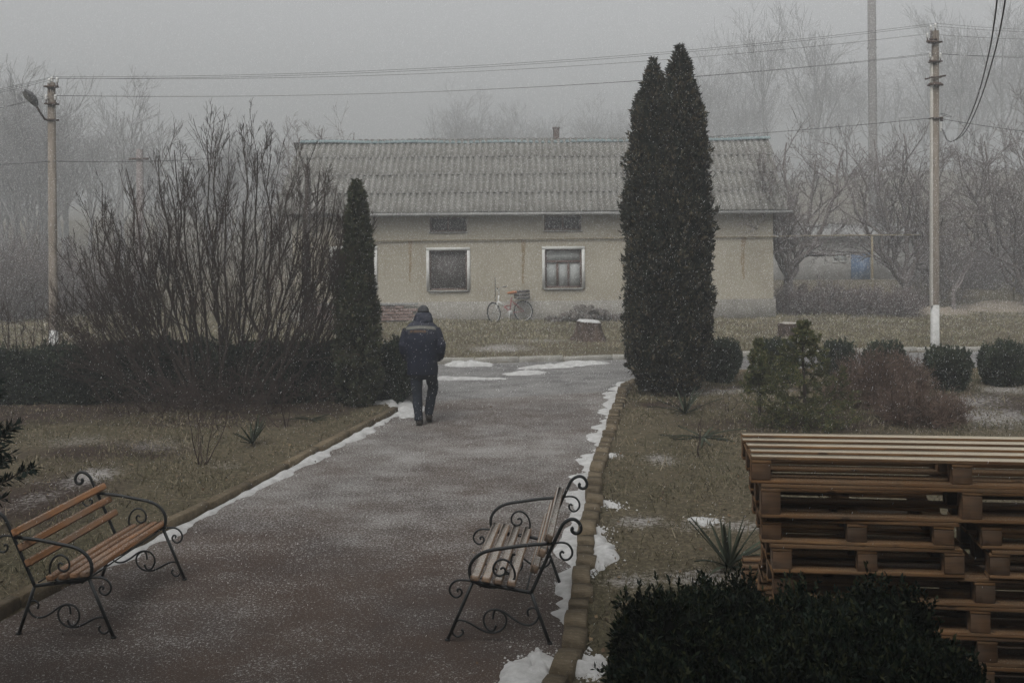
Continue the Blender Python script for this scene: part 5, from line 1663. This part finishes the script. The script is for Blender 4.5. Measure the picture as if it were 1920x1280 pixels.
pal_at(.0, .0, 1.508, 0, 2.50, .735, .167, 5, 3, 'long frosted pallet on top of the stack', seed=1)
pal_at(.055, -.02, 1.300, .012, 2.50, .735, .207, 4, 3, 'long pallet second from the top of the stack', seed=2)
pal_at(.06, .0, 1.142, -.01, 1.14, .735, .157, 3, 3, 'short pallet third from the top, at the left end', seed=3)
pal_at(1.36, .01, 1.142, .006, 1.14, .735, .157, 3, 3, 'short pallet third from the top, at the right end', seed=4)
pal_at(.12, -.02, .968, .012, 1.14, .735, .172, 5, 3, 'short pallet fourth from the top, at the left end', seed=5)
pal_at(1.40, .0, .968, -.01, 1.14, .735, .172, 5, 3, 'short pallet fourth from the top, at the right end', seed=6)
pal_at(.13, .0, .792, .008, 2.50, .735, .174, 3, 3, 'long pallet fifth from the top of the stack', seed=7)
pal_at(.10, .02, .612, -.008, 2.50, .735, .178, 4, 3, 'long pallet sixth from the top, half hidden by the box hedge', seed=8)
pal_at(.14, .0, .436, .01, 2.50, .735, .174, 4, 3, 'long pallet seventh from the top, low behind the box hedge', seed=9)
pal_at(.12, .01, .258, -.006, 2.50, .735, .176, 4, 3, 'long pallet second from the ground, behind the box hedge', seed=10)
pal_at(.13, .0, .082, .0, 2.50, .735, .174, 4, 3, 'lowest long pallet of the stack, behind the box hedge', seed=11)
# a second, lower stack standing just behind the left end
for i, lab in enumerate(('upper short pallet of the low pile poking out behind the left end of the stack', 'second short pallet of the low pile poking out behind the stack', 'bottom short pallet of the low pile poking out behind the stack')):
    pal_at(.06 + (.015 if i % 2 else 0), .80, .43 - i * .158, .01 * (-1) ** i, 1.14, .70, .156, 5, 3, lab, seed=20 + i)

# ---------------------------------------------------------------- bicycle
M['tyre'] = NT('tyre rubber').done((.025, .025, .025), .8, .2)
M['rim'] = NT('alloy rim').done((.36, .36, .35), .5, .3, .2)
M['frame_red'] = mat_plain('dull red frame', (.19, .06, .06), (.25, .085, .08), 5, .6, .3)
M['frame_white'] = NT('white frame paint').done((.62, .62, .60), .5, .3)
M['orange'] = NT('orange saddle cover').done((.34, .14, .065), .8, .2)
M['crate'] = mat_plain('dark crate', (.055, .05, .05), (.11, .10, .10), 9, .8, .2)
bk = G(955, 612)
bike = empty('bicycle', (bk.x, 30.25, .06), math.radians(24), 'red and white bicycle with an orange saddle leaning by the house wall', 'bicycle')
bike.rotation_euler = (math.radians(-8), 0, math.radians(24))
WR, WB = .30, .92
def wheel(x, steer):
    w = empty('wheel', (x, 0, WR), steer, parent=bike)
    a = np.linspace(0, 2 * math.pi, 33)
    mb = MB(); planar_tube(mb, np.stack([(WR - .018) * np.cos(a), 0 * a, (WR - .018) * np.sin(a)], 1), (0, 1, 0), .020, 8); mb.build('tyre', M['tyre'], w, True)
    mb = MB(); planar_tube(mb, np.stack([(WR - .045) * np.cos(a), 0 * a, (WR - .045) * np.sin(a)], 1), (0, 1, 0), .013, 6); mb.build('rim', M['rim'], w, True)
    mb = MB(); mb.tube([(0, -.05, 0), (0, .05, 0)], .02, 8)
    for k in range(16):
        t_ = k * math.pi / 8; mb.tube([(0, .03 * (-1) ** k, 0), ((WR - .05) * math.cos(t_), 0, (WR - .05) * math.sin(t_))], .0022, 4, False)
    mb.build('hub', M['rim'], w)
    return w
wheel(-WB / 2, math.radians(28)); wheel(WB / 2, 0)
hd0, hd1 = (-.27, 0, .78), (-.31, 0, .62); bb0 = (.03, 0, .27); st = (.12, 0, .72)
mb = MB(); mb.tube([hd0, hd1], .022, 8); mb.tube([hd1, (-.13, 0, .47)], .026, 8); fw = mb.build('front_frame', M['frame_white'], bike)
mb = MB(); mb.tube([(-.13, 0, .47), (.0, 0, .34), bb0], .026, 8); mb.tube([bb0, st], .018, 8); mb.tube([(.075, 0, .49), (-.13, 0, .47)], .016, 6)
for s_ in (-1, 1): mb.tube([(.11, .0, .62), (.25, s_ * .05, .48), (WB / 2, s_ * .055, WR)], .010, 6); mb.tube([bb0, (WB / 2, s_ * .055, WR)], .010, 6)
mb.build('frame', M['frame_red'], bike)
mb = MB()
for s_ in (-1, 1): mb.tube([(-.315, s_ * .02, .60), (-.34, s_ * .05, .56), (-WB / 2, s_ * .055, WR)], .011, 6)
mb.build('fork', M['frame_white'], bike)
mb = MB(); mb.tube([hd0, (-.25, 0, .90)], .014, 6); mb.tube(catmull([(-.20, -.30, 1.0), (-.25, -.22, 1.0), (-.28, -.08, .93), (-.26, 0, .90), (-.28, .08, .93), (-.25, .22, 1.0), (-.20, .30, 1.0)], 4), .012, 6); hb = mb.build('handlebar', M['rim'], bike, True)
for s_ in (-1, 1):
    mb = MB(); mb.tube([(-.225, s_ * .26, 1.0), (-.15, s_ * .34, 1.0)], .018, 6); mb.build('grip', M['tyre'], hb)
mb = MB(); mb.tube([st, (.135, 0, .80)], .013, 6); mb.build('seat_post', M['rim'], bike)
mb = MB(); n = 16; aa = np.linspace(0, 2 * math.pi, n, endpoint=False)
ring = lambda x, w, z, h: np.stack([np.full(n, x), w * np.cos(aa), z + h * np.sin(aa)], 1)
v = np.concatenate([ring(-.02, .01, .83, .01), ring(.02, .035, .835, .03), ring(.12, .06, .84, .04), ring(.20, .10, .85, .045), ring(.27, .09, .85, .04), ring(.29, .02, .85, .01)])
i = np.arange(5)[:, None] * n + np.arange(n)[None]; i2 = np.arange(5)[:, None] * n + (np.arange(n)[None] + 1) % n
mb.add(v, [np.stack([i, i + n, i2 + n, i2], -1).reshape(-1, 4)]); mb.build('saddle', M['orange'], bike, True)
mb = MB(); mb.tube([(.16, -.05, .66), (.70, -.05, .64)], .008, 5); mb.tube([(.16, .05, .66), (.70, .05, .64)], .008, 5); mb.tube([(.60, -.055, .64), (WB / 2, -.06, WR)], .007, 5); mb.tube([(.60, .055, .64), (WB / 2, .06, WR)], .007, 5); mb.build('rack', M['rim'], bike)
mb = MB(); mb.tube([bb0, (.0, -.08, .27), (-.04, -.08, .12), (-.04, -.14, .12)], .010, 6); mb.tube([(bb0), (.06, .08, .28), (.10, .08, .42), (.10, .14, .42)], .010, 6); mb.lathe([(0, -.004), (.08, -.004), (.08, .004), (0, .004)], (bb0[0], -.05, bb0[2]), 18, rotx(math.pi / 2)); mb.build('crank', M['rim'], bike)
cr = empty('crate', (0, 0, 0), 0, 'dark crate strapped on the rack of the bicycle', 'crate')
cr.matrix_world = bike.matrix_basis @ Matrix.Translation((.45, 0, .655))
mb = MB()
for z in (.03, .12, .21):
    for s_ in (-1, 1):
        mb.box((0, s_ * .15, z), (.36, .012, .06)); mb.box((s_ * .18, 0, z), (.012, .288, .06))
mb.box((0, 0, .004), (.35, .28, .01))
mb.build('crate_wall', M['crate'], cr)
mb = MB()
for sx in (-1, 1):
    for sy in (-1, 1): mb.box((sx * .165, sy * .135, .12), (.02, .02, .24))
mb.build('corner_post', M['crate'], cr)

# ---------------------------------------------------------------- the walking person
def loft(rings, n=28):
    """rings: (cx, cy, z, rx, ry)"""
    aa = np.linspace(0, 2 * math.pi, n, endpoint=False)
    v = np.concatenate([np.stack([cx + rx * np.sign(np.cos(aa)) * np.abs(np.cos(aa)) ** .85, cy + ry * np.sign(np.sin(aa)) * np.abs(np.sin(aa)) ** .85, np.full(n, z)], 1) for cx, cy, z, rx, ry in rings])
    m = len(rings)
    i = np.arange(m - 1)[:, None] * n + np.arange(n)[None]; i2 = np.arange(m - 1)[:, None] * n + (np.arange(n)[None] + 1) % n
    return v, [np.stack([i, i2, i2 + n, i + n], -1).reshape(-1, 4), [list(range(n))[::-1], list(range((m - 1) * n, m * n))]]
def ell(mb, c, r, rot=None, n=16, m=10):
    pr = np.linspace(-math.pi / 2, math.pi / 2, m)
    mb_v = np.concatenate([np.stack([np.cos(p) * np.cos(np.linspace(0, 2 * math.pi, n, endpoint=False)), np.cos(p) * np.sin(np.linspace(0, 2 * math.pi, n, endpoint=False)), np.full(n, math.sin(p))], 1) for p in pr]) * np.array(r)
    if rot is not None: mb_v = mb_v @ np.asarray(rot).T
    i = np.arange(m - 1)[:, None] * n + np.arange(n)[None]; i2 = np.arange(m - 1)[:, None] * n + (np.arange(n)[None] + 1) % n
    mb.add(mb_v + np.array(c), [np.stack([i, i2, i2 + n, i + n], -1).reshape(-1, 4)])
def fused(name, mb, voxel, smooth, mat, wr=0.0, wscale=(9, 9, 5)):
    """one continuous surface out of overlapping volumes"""
    me = mb.mesh(name + '_raw')
    o = bpy.data.objects.new('tmp_fuse', me); COL.objects.link(o)
    r = o.modifiers.new('r', 'REMESH'); r.mode = 'VOXEL'; r.voxel_size = voxel
    s = o.modifiers.new('s', 'SMOOTH'); s.iterations = smooth; s.factor = .5
    dg = bpy.context.evaluated_depsgraph_get()
    out = bpy.data.meshes.new_from_object(o.evaluated_get(dg))
    bpy.data.objects.remove(o); bpy.data.meshes.remove(me)
    out.name = name
    nv = len(out.vertices)
    co = np.empty(nv * 3, np.float32); out.vertices.foreach_get('co', co); co = co.reshape(-1, 3)
    if wr:
        nr = np.empty(nv * 3, np.float32); out.vertices.foreach_get('normal', nr); nr = nr.reshape(-1, 3)
        d = (vnoise(co * np.array(wscale), 3) - .5) * 2 + (vnoise(co * np.array(wscale) * 2.3 + 5, 4) - .5)
        co = co + nr * (d * wr)[:, None]
        out.vertices.foreach_set('co', co.astype(np.float32).ravel())
    out.polygons.foreach_set('use_smooth', np.ones(len(out.polygons), bool))
    out.materials.clear(); out.materials.append(mat); out.update()
    return out
def cloth(name, c1, c2, snow=.0):
    t = NT(name)
    co = t.coord('Object')
    c = t.mix(t.mapr(t.noise(5, 5, .6, co), .3, .7), c1, c2)
    if snow:
        up = t.mapr(t.upward(), .1, .85)
        c = t.mix(t.math('MULTIPLY', t.math('MULTIPLY', up, t.mapr(t.noise(60, 4, .8, co), .40, .62)), snow), c, (.42, .42, .44))
    t.bump(t.noise(150, 3, .6, co), .3, .003)
    return t.done(c, .8, .2)
M['jacket'] = cloth('navy jacket', (.004, .006, .014), (.009, .012, .026), .15)
M['trousers'] = cloth('dark blue trousers', (.011, .014, .021), (.021, .026, .037), 0)
M['boots'] = cloth('dark boots', (.018, .015, .012), (.036, .029, .022), .2)
M['cap'] = cloth('black knit cap', (.010, .011, .014), (.020, .021, .024), .25)
M['skin'] = NT('skin').done((.30, .17, .12), .6, .3)
M['stripe'] = NT('grey reflective stripe').done((.115, .115, .10), .6, .2)
M['badge'] = NT('orange lettering').done((.13, .075, .035), .7, .2)
M['hair'] = NT('dark hair').done((.03, .022, .018), .8, .2)
g = G(791, 797)
man = empty('person', (g.x + .015, g.y, 0.0), 0, 'person in a dark navy jacket walking away, head bowed, hands in pockets', 'person')
legL = [(-.095, .0, .86, .085), (-.092, .02, .68, .078), (-.085, .03, .48, .060), (-.072, .01, .28, .054), (-.055, -.02, .09, .042)]
legR = [(.105, .02, .86, .085), (.130, .11, .68, .078), (.145, .19, .53, .060), (.105, .19, .34, .052), (.075, .17, .14, .040)]
armS = lambda s: [(s * .20, .07, 1.435, .062), (s * .245, .02, 1.30, .056), (s * .275, .0, 1.165, .046), (s * .255, .075, 1.06, .040), (s * .215, .15, .985, .030)]
# body: one continuous surface
mb = MB()
v, f = loft([(0, .0, .80, .13, .09), (0, .0, .92, .15, .10), (0, .0, 1.05, .135, .09), (0, .01, 1.2, .155, .10), (0, .04, 1.36, .17, .10), (0, .075, 1.45, .14, .075), (0, .11, 1.51, .06, .055)]); mb.add(v, f)
for leg in (legL, legR):
    mb.tube([q[:3] for q in leg], [q[3] for q in leg], 12)
ell(mb, (-.053, .06, .048), (.034, .10, .026)); ell(mb, (.078, .235, .065), (.034, .10, .026), rotx(-.28))
for s_ in (-1, 1):
    a_ = armS(s_); mb.tube([q[:3] for q in a_], [q[3] * .8 for q in a_], 10)
    hx = np.array(a_[-1][:3]); ell(mb, hx + [-.012 * s_, .02, -.045], (.020, .040, .045))
    for k_ in range(4):
        b_ = hx + np.array([-.012 * s_, -.010 + k_ * .019, -.075]); ln_ = (.055, .066, .062, .048)[k_]
        mb.tube([b_, b_ + [-.006 * s_, .004, -ln_ * .55], b_ + [-.022 * s_, .008, -ln_]], [.0085, .008, .0065], 6)
    b_ = hx + np.array([-.012 * s_, .052, -.035]); mb.tube([b_, b_ + [-.008 * s_, .025, -.028], b_ + [-.016 * s_, .032, -.055]], [.010, .009, .0075], 6)
HC = np.array([.008, .185, 1.655]); HT = rotx(-.55)
hp_ = lambda x, y, z: HC + HT @ np.array([x, y, z])
mb.tube([(0, .09, 1.45), tuple(hp_(0, -.02, -.09))], [.058, .056], 12)
ell(mb, hp_(0, 0, .01), (.074, .094, .106), HT); ell(mb, hp_(0, .035, -.065), (.055, .062, .06), HT)
ell(mb, hp_(0, .100, -.025), (.013, .020, .024), HT); ell(mb, hp_(0, .088, -.088), (.022, .014, .014), HT)
ell(mb, hp_(0, .082, -.062), (.024, .012, .006), HT)
for s_ in (-1, 1):
    ell(mb, hp_(s_ * .076, -.005, -.015), (.012, .020, .032), HT); ell(mb, hp_(s_ * .032, .078, .018), (.020, .012, .010), HT)
body = link('body', fused('body', mb, .0115, 2, M['skin']), man)
for s_ in (-1, 1):
    mb = MB(); ell(mb, hp_(s_ * .031, .083, .000), (.011, .008, .007), HT, 10, 7); mb.build('eye', M['flake'], man, True)
# trousers
mb = MB()
v, f = loft([(.005, .01, .70, .150, .105), (.005, .0, .80, .175, .120), (.0, 0, .90, .175, .125), (0, 0, .98, .165, .12)]); mb.add(v, f)
for leg, ww_ in ((legL, 1), (legR, 1)):
    q = [(*leg[0][:3], .103), (*leg[1][:3], .094), (*leg[2][:3], .080), (*leg[3][:3], .073), (leg[4][0], leg[4][1] - .005, leg[4][2] - .01, .066)]
    mb.tube([p_[:3] for p_ in q], [p_[3] for p_ in q], 14)
link('trousers', fused('trousers', mb, .011, 3, M['trousers'], .007, (8, 8, 13)), man)
# boots
for s_, (bx_, by_, bz_, rt_) in ((-1, (-.052, .035, 0, 0.0)), (1, (.078, .205, .028, -.28))):
    mb = MB()
    R_ = rotx(rt_)
    def tr(p): return R_ @ np.array(p) + np.array([bx_, by_, bz_])
    mb.tube([tr((0, -.03, .20)), tr((0, -.035, .08)), tr((0, -.035, .035))], [.056, .056, .050], 12)
    ell(mb, tr((0, .055, .045)), (.052, .125, .045), R_); ell(mb, tr((0, -.05, .04)), (.048, .06, .042), R_)
    mb.box(tr((0, .035, .013)), (.09, .24, .026), R_)
    link('boot', fused('boot', mb, .009, 3, M['boots']), man)
# jacket with sleeves into the side pockets
mb = MB()
v, f = loft([(-.0, -.005, .765, .232, .150), (0, -.005, .80, .234, .155), (0, -.005, .92, .230, .158), (0, -.005, 1.05, .232, .160), (-.005, .0, 1.18, .246, .168), (-.008, .012, 1.30, .258, .172), (-.012, .035, 1.40, .258, .165), (-.014, .06, 1.47, .238, .148), (-.012, .085, 1.525, .185, .125), (.0, .115, 1.575, .125, .10)], 36); mb.add(v, f)
for s_ in (-1, 1):
    q = [(s_ * .190 - .014, .06, 1.43, .100), (s_ * .235 - .006, .03, 1.32, .094), (s_ * .272, .0, 1.20, .088), (s_ * .268, .02, 1.11, .082), (s_ * .245, .09, 1.03, .074), (s_ * .215, .14, .985, .062)]
    mb.tube([p_[:3] for p_ in q], [p_[3] for p_ in q], 14)
jk = link('jacket', fused('jacket', mb, .012, 2, M['jacket'], .008, (10, 10, 7)), man)
# collar / dropped hood and cap
mb = MB()
v, f = loft([(.008, .10, 1.535, .155, .120), (.008, .115, 1.575, .150, .122), (.009, .14, 1.625, .140, .120), (.010, .165, 1.665, .118, .105), (.010, .175, 1.69, .09, .085)]); mb.add(v, f)
link('hood', fused('hood', mb, .010, 3, M['jacket'], .010, (14, 14, 12)), man)
mb = MB(); ell(mb, HC + HT @ np.array([0, -.012, .035]), (.088, .106, .100), HT, 22, 14)
v, f = loft([(.0, 0, 0, .091, .108), (0, 0, .03, .092, .109)], 22); mb.add((v + [0, -.008, -.005]) @ HT.T + HC, f)
link('cap', fused('cap', mb, .009, 2, M['cap'], .003, (20, 20, 30)), man)
# reflective stripe and lettering follow the back of the jacket
dgp = bpy.context.evaluated_depsgraph_get()
def on_back(x, z, off):
    hit, loc, nrm, _ = jk.ray_cast(Vector((x, -1.5, z)), Vector((0, 1, 0)))
    return (loc.x, loc.y - off, loc.z) if hit else (x, -.1, z)
mb = MB(); n = 30
xs = np.linspace(-.268, .212, n)
zc = 1.462 + .035 * np.clip(1 - ((xs + .02) / .26) ** 2, -1, 1) - .012
v = []
for x, z in zip(xs, zc): v += [on_back(x, z - .021, .004), on_back(x, z, .005), on_back(x, z + .019, .004)]
i = np.arange(n - 1) * 3
mb.add(v, [np.concatenate([np.stack([i, i + 3, i + 4, i + 1], 1), np.stack([i + 1, i + 4, i + 5, i + 2], 1)])])
mb.build('stripe', M['stripe'], man, True)
mb = MB(); rl_ = np.random.default_rng(12)
def stroke(x0, z0, x1, z1, w):
    d = np.array([x1 - x0, z1 - z0]); L = np.hypot(*d); p_ = np.array([-d[1], d[0]]) / L * w / 2
    q = [on_back(x0 + p_[0], z0 + p_[1], .005), on_back(x1 + p_[0], z1 + p_[1], .005), on_back(x1 - p_[0], z1 - p_[1], .005), on_back(x0 - p_[0], z0 - p_[1], .005)]
    mb.add(q, [[[0, 1, 2, 3]]])
x = -.165; ztx = 1.418
for ch in range(9):      # worn lettering, no longer readable in the photograph
    w_ = .022; h_ = .016
    z0 = ztx + .010 * (1 - ((x + .05) / .14) ** 2)
    stroke(x, z0 - h_, x, z0 + h_, .006)
    k_ = rl_.integers(4)
    if k_ != 0: stroke(x, z0 + h_ * .8, x + w_ * .7, z0 + h_ * .8, .006)
    if k_ != 1: stroke(x + w_ * .7, z0 - h_, x + w_ * .7, z0 + h_, .006)
    if k_ > 1: stroke(x, z0 - h_ * .8 * (k_ - 2), x + w_ * .7, z0 - h_ * .8 * (k_ - 2), .006)
    x += .0265
mb.build('lettering', M['badge'], man)
mb = MB(); 
for a_, b_ in (((-.185, 1.385), (.09, 1.380)), ((-.190, 1.385), (-.188, 1.43)), ((.092, 1.38), (.092, 1.43))): stroke(*a_, *b_, .005)
mb.build('badge_edge', M['stripe'], man)

# ---------------------------------------------------------------- grass
def grass(name, regions, mat, label, seed):
    rng = np.random.default_rng(seed)
    P_, H_ = [], []
    for (x0, x1, y0, y1, n, h, dist) in regions:
        y = y0 + (y1 - y0) * rng.random(n) ** dist; x = rng.uniform(x0, x1, n)
        k = np.abs(x) < .56 * y + 1.6          # what the picture shows
        x, y = x[k], y[k]
        d = sdist(np.stack([x, y], 1)); k = d > .16; x, y = x[k], y[k]
        cl = vnoise(np.stack([x * 1.7, y * 1.7, 0 * x], 1), seed) * .6 + vnoise(np.stack([x * 6, y * 6, 0 * x], 1), seed + 1) * .4
        lit = 1.0 * ((y > 16.3) & (y < 19) & (x < -2.4))
        k = rng.random(len(x)) < np.clip((cl - .28) * 3, .12, 1) * (1 - .6 * lit); x, y, cl = x[k], y[k], cl[k]
        P_.append(np.stack([x, y, gz(x, y) - .006], 1)); H_.append(h * (.5 + cl) * rng.uniform(.5, 1.3, len(x)))
    p = np.concatenate(P_); h = np.concatenate(H_); n = len(p)
    d = unit(np.stack([rng.normal(0, .55, n), rng.normal(0, .55, n), rng.uniform(.35, 1.0, n)], 1))
    s = unit(np.stack([rng.normal(size=n), rng.normal(size=n), 0 * h], 1))
    w = (.0022 + .0028 * rng.random(n)) * (.6 + p[:, 1] / 14)
    tip = p + d * h[:, None]; tip[:, 2] -= h * .18 * rng.random(n)
    v = np.stack([p - s * w[:, None], p + s * w[:, None], tip + s * w[:, None] * .35, tip - s * w[:, None] * .35], 1).reshape(-1, 3)
    o = link(name, np_mesh(name, v, [np.arange(4 * n).reshape(-1, 4)], mat))
    return tag(o, label, kind='stuff')
t = NT('winter grass')
c = t.ramp(t.island(), [(0, (.052, .048, .027)), (.35, (.10, .088, .051)), (.7, (.18, .15, .097)), (.93, (.29, .25, .18))])
gn = t.mapr(t.noise(.9, 4, .6), .35, .68)
c = t.mix(t.math('MULTIPLY', gn, .45), c, (.066, .068, .034))
M['grass'] = t.done(c, .85, .15)
grass('grass', [(.1, 12, 6.0, 20.4, 170000, .050, .95), (-13, -1.5, 6.5, 17.8, 120000, .048, .95)], M['grass'], 'short dull winter grass on the lawns beside the path', 301)
grass('grass', [(.3, 11, 6.5, 20, 5200, .13, .95), (-12, -2, 7, 17.4, 3600, .12, .95)], M['grass'], 'longer straw tufts scattered over the lawns beside the path', 303)
t = NT('straw lawn')
c = t.ramp(t.island(), [(0, (.13, .12, .07)), (.4, (.21, .19, .12)), (.75, (.30, .265, .18)), (.95, (.42, .38, .29))])
c = t.mix(t.math('MULTIPLY', t.mapr(t.noise(.5, 4, .6), .4, .65), .5), c, (.12, .12, .065))
M['straw'] = t.done(c, .85, .15)
grass('grass', [(-18, 22, 22.3, 33.5, 150000, .085, 1.0)], M['straw'], 'longer dull grass on the lawn before the house', 302)

# fallen leaves
rng = np.random.default_rng(351)
n = 2600
y = 6.5 + 26 * rng.random(n); x = rng.uniform(-.5, .5, n) * (y + .6) * 1.0
k = (sdist(np.stack([x, y], 1)) > .1) | (rng.random(n) < .05); x, y = x[k], y[k]; n = len(x)
pz = np.maximum(gz(x, y), 0) + .012
dd = unit(np.stack([rng.normal(size=n), rng.normal(size=n), rng.normal(0, .3, n)], 1))
L = rng.uniform(.02, .05, n)
v, q = leaves('', np.stack([x, y, pz], 1), dd, unit(np.array([0, 0, 1.0]) + rng.normal(0, .4, (n, 3))), L, L * .7, None, .15)
tag(link('fallen_leaves', np_mesh('fallen_leaves', v, [q], mat_leaf('dead leaves', (.05, .032, .02), (.11, .07, .04), (.20, .14, .08)))), 'brown dead leaves scattered over the lawns', kind='stuff')

# ---------------------------------------------------------------- falling snow
rng = np.random.default_rng(401)
n = 620000
p = np.stack([rng.uniform(-19, 19, n), 5.0 + 30 * rng.random(n) ** .62, rng.uniform(.1, 9.5, n)], 1)
k = (np.abs(p[:, 0]) < p[:, 1] * .56 + .8) & (p[:, 2] - CH < p[:, 1] * .24 + .5) & (CH - p[:, 2] < p[:, 1] * .50 + .3)
p = p[k]; n = len(p)
d = unit(np.array([-.40, .1, -1.0]) + rng.normal(0, .2, (n, 3)))
s = unit(np.cross(d, rng.normal(size=(n, 3)))); u = np.cross(d, s)
r = rng.uniform(.0007, .0016, n) + .0011 * sstep(10, 27, p[:, 1]); L = r * rng.uniform(4.0, 11.0, n)
me = bpy.data.meshes.new('falling_snow')
me.vertices.add(n); me.vertices.foreach_set('co', p.astype(np.float32).ravel())
rot = np.stack([np.arccos(np.clip(d[:, 2], -1, 1)), 0 * r, np.arctan2(d[:, 0], -d[:, 1])], 1)
at_r = me.attributes.new('flake_rot', 'FLOAT_VECTOR', 'POINT'); at_r.data.foreach_set('vector', rot.astype(np.float32).ravel())
at_s = me.attributes.new('flake_size', 'FLOAT_VECTOR', 'POINT'); at_s.data.foreach_set('vector', np.stack([r, r, L], 1).astype(np.float32).ravel())
me.update()
fs_ob = link('falling_snow', me)
ng = bpy.data.node_groups.new('flakes', 'GeometryNodeTree')
ng.interface.new_socket('Geometry', in_out='INPUT', socket_type='NodeSocketGeometry')
ng.interface.new_socket('Geometry', in_out='OUTPUT', socket_type='NodeSocketGeometry')
N_ = ng.nodes.new
gi, go, ip, cn, sm_ = N_('NodeGroupInput'), N_('NodeGroupOutput'), N_('GeometryNodeInstanceOnPoints'), N_('GeometryNodeMeshCone'), N_('GeometryNodeSetMaterial')
cn.inputs['Vertices'].default_value = 4; cn.inputs['Radius Bottom'].default_value = 1.0; cn.inputs['Radius Top'].default_value = .35; cn.inputs['Depth'].default_value = 1.0
sm_.inputs['Material'].default_value = M['flake']
a1, a2 = N_('GeometryNodeInputNamedAttribute'), N_('GeometryNodeInputNamedAttribute')
for a_, nm in ((a1, 'flake_rot'), (a2, 'flake_size')): a_.data_type = 'FLOAT_VECTOR'; a_.inputs['Name'].default_value = nm
e2r = N_('FunctionNodeEulerToRotation')
ng.links.new(gi.outputs[0], ip.inputs['Points']); ng.links.new(cn.outputs['Mesh'], sm_.inputs['Geometry']); ng.links.new(sm_.outputs[0], ip.inputs['Instance'])
ng.links.new(a1.outputs['Attribute'], e2r.inputs[0]); ng.links.new(e2r.outputs[0], ip.inputs['Rotation']); ng.links.new(a2.outputs['Attribute'], ip.inputs['Scale'])
ng.links.new(ip.outputs[0], go.inputs[0])
md = fs_ob.modifiers.new('flakes', 'NODES'); md.node_group = ng
tag(fs_ob, 'fine snowflakes falling through the whole scene', kind='stuff')

# ---------------------------------------------------------------- unseen building behind the viewer, added to shade the foreground
M['back_wall'] = mat_plain('dull grey brick building', (.10, .085, .075), (.16, .14, .125), 2, .9, .1)
hb_ = empty('building', (0, -1.1, 0), 0, 'unseen tall grey building behind the viewer, added to shade the foreground', 'building')
mb = MB(); mb.box((0, -5, 5.9), (34, 10, 12.0)); mb.build('wall', M['back_wall'], hb_)
mb = MB(); mb.box((0, .75, 2.0), (5.0, 1.5, .16)); mb.box((0, .75, 1.0), (4.6, 1.3, 2.0)); mb.build('porch', M['plinth'], hb_)
mb = MB(); mb.box((0, 1.6, 4.7), (9.0, 3.2, .18)); mb.build('shade_roof', M['tin'], hb_)  # unseen roof, widened to cut the light on the near ground
mb = MB(); mb.box((0, -5, 12.05), (34.8, 10.8, .25)); mb.build('roof', M['tin'], hb_)
# ---------------------------------------------------------------- haze
hm = bpy.data.materials.new('haze'); hm.use_nodes = True
ht = hm.node_tree; ht.nodes.clear()
pv = ht.nodes.new('ShaderNodeVolumePrincipled'); ou = ht.nodes.new('ShaderNodeOutputMaterial')
pv.inputs['Color'].default_value = (.665, .685, .695, 1)
pv.inputs['Density'].default_value = HAZE_DENSITY
pv.inputs['Anisotropy'].default_value = 0.15
ht.links.new(pv.outputs[0], ou.inputs['Volume'])
mb = MB(); mb.box((0, 132, 13.0), (620, 400, 32))
tag(mb.build('haze', hm), 'thin cold fog filling the air over the whole yard', kind='stuff')
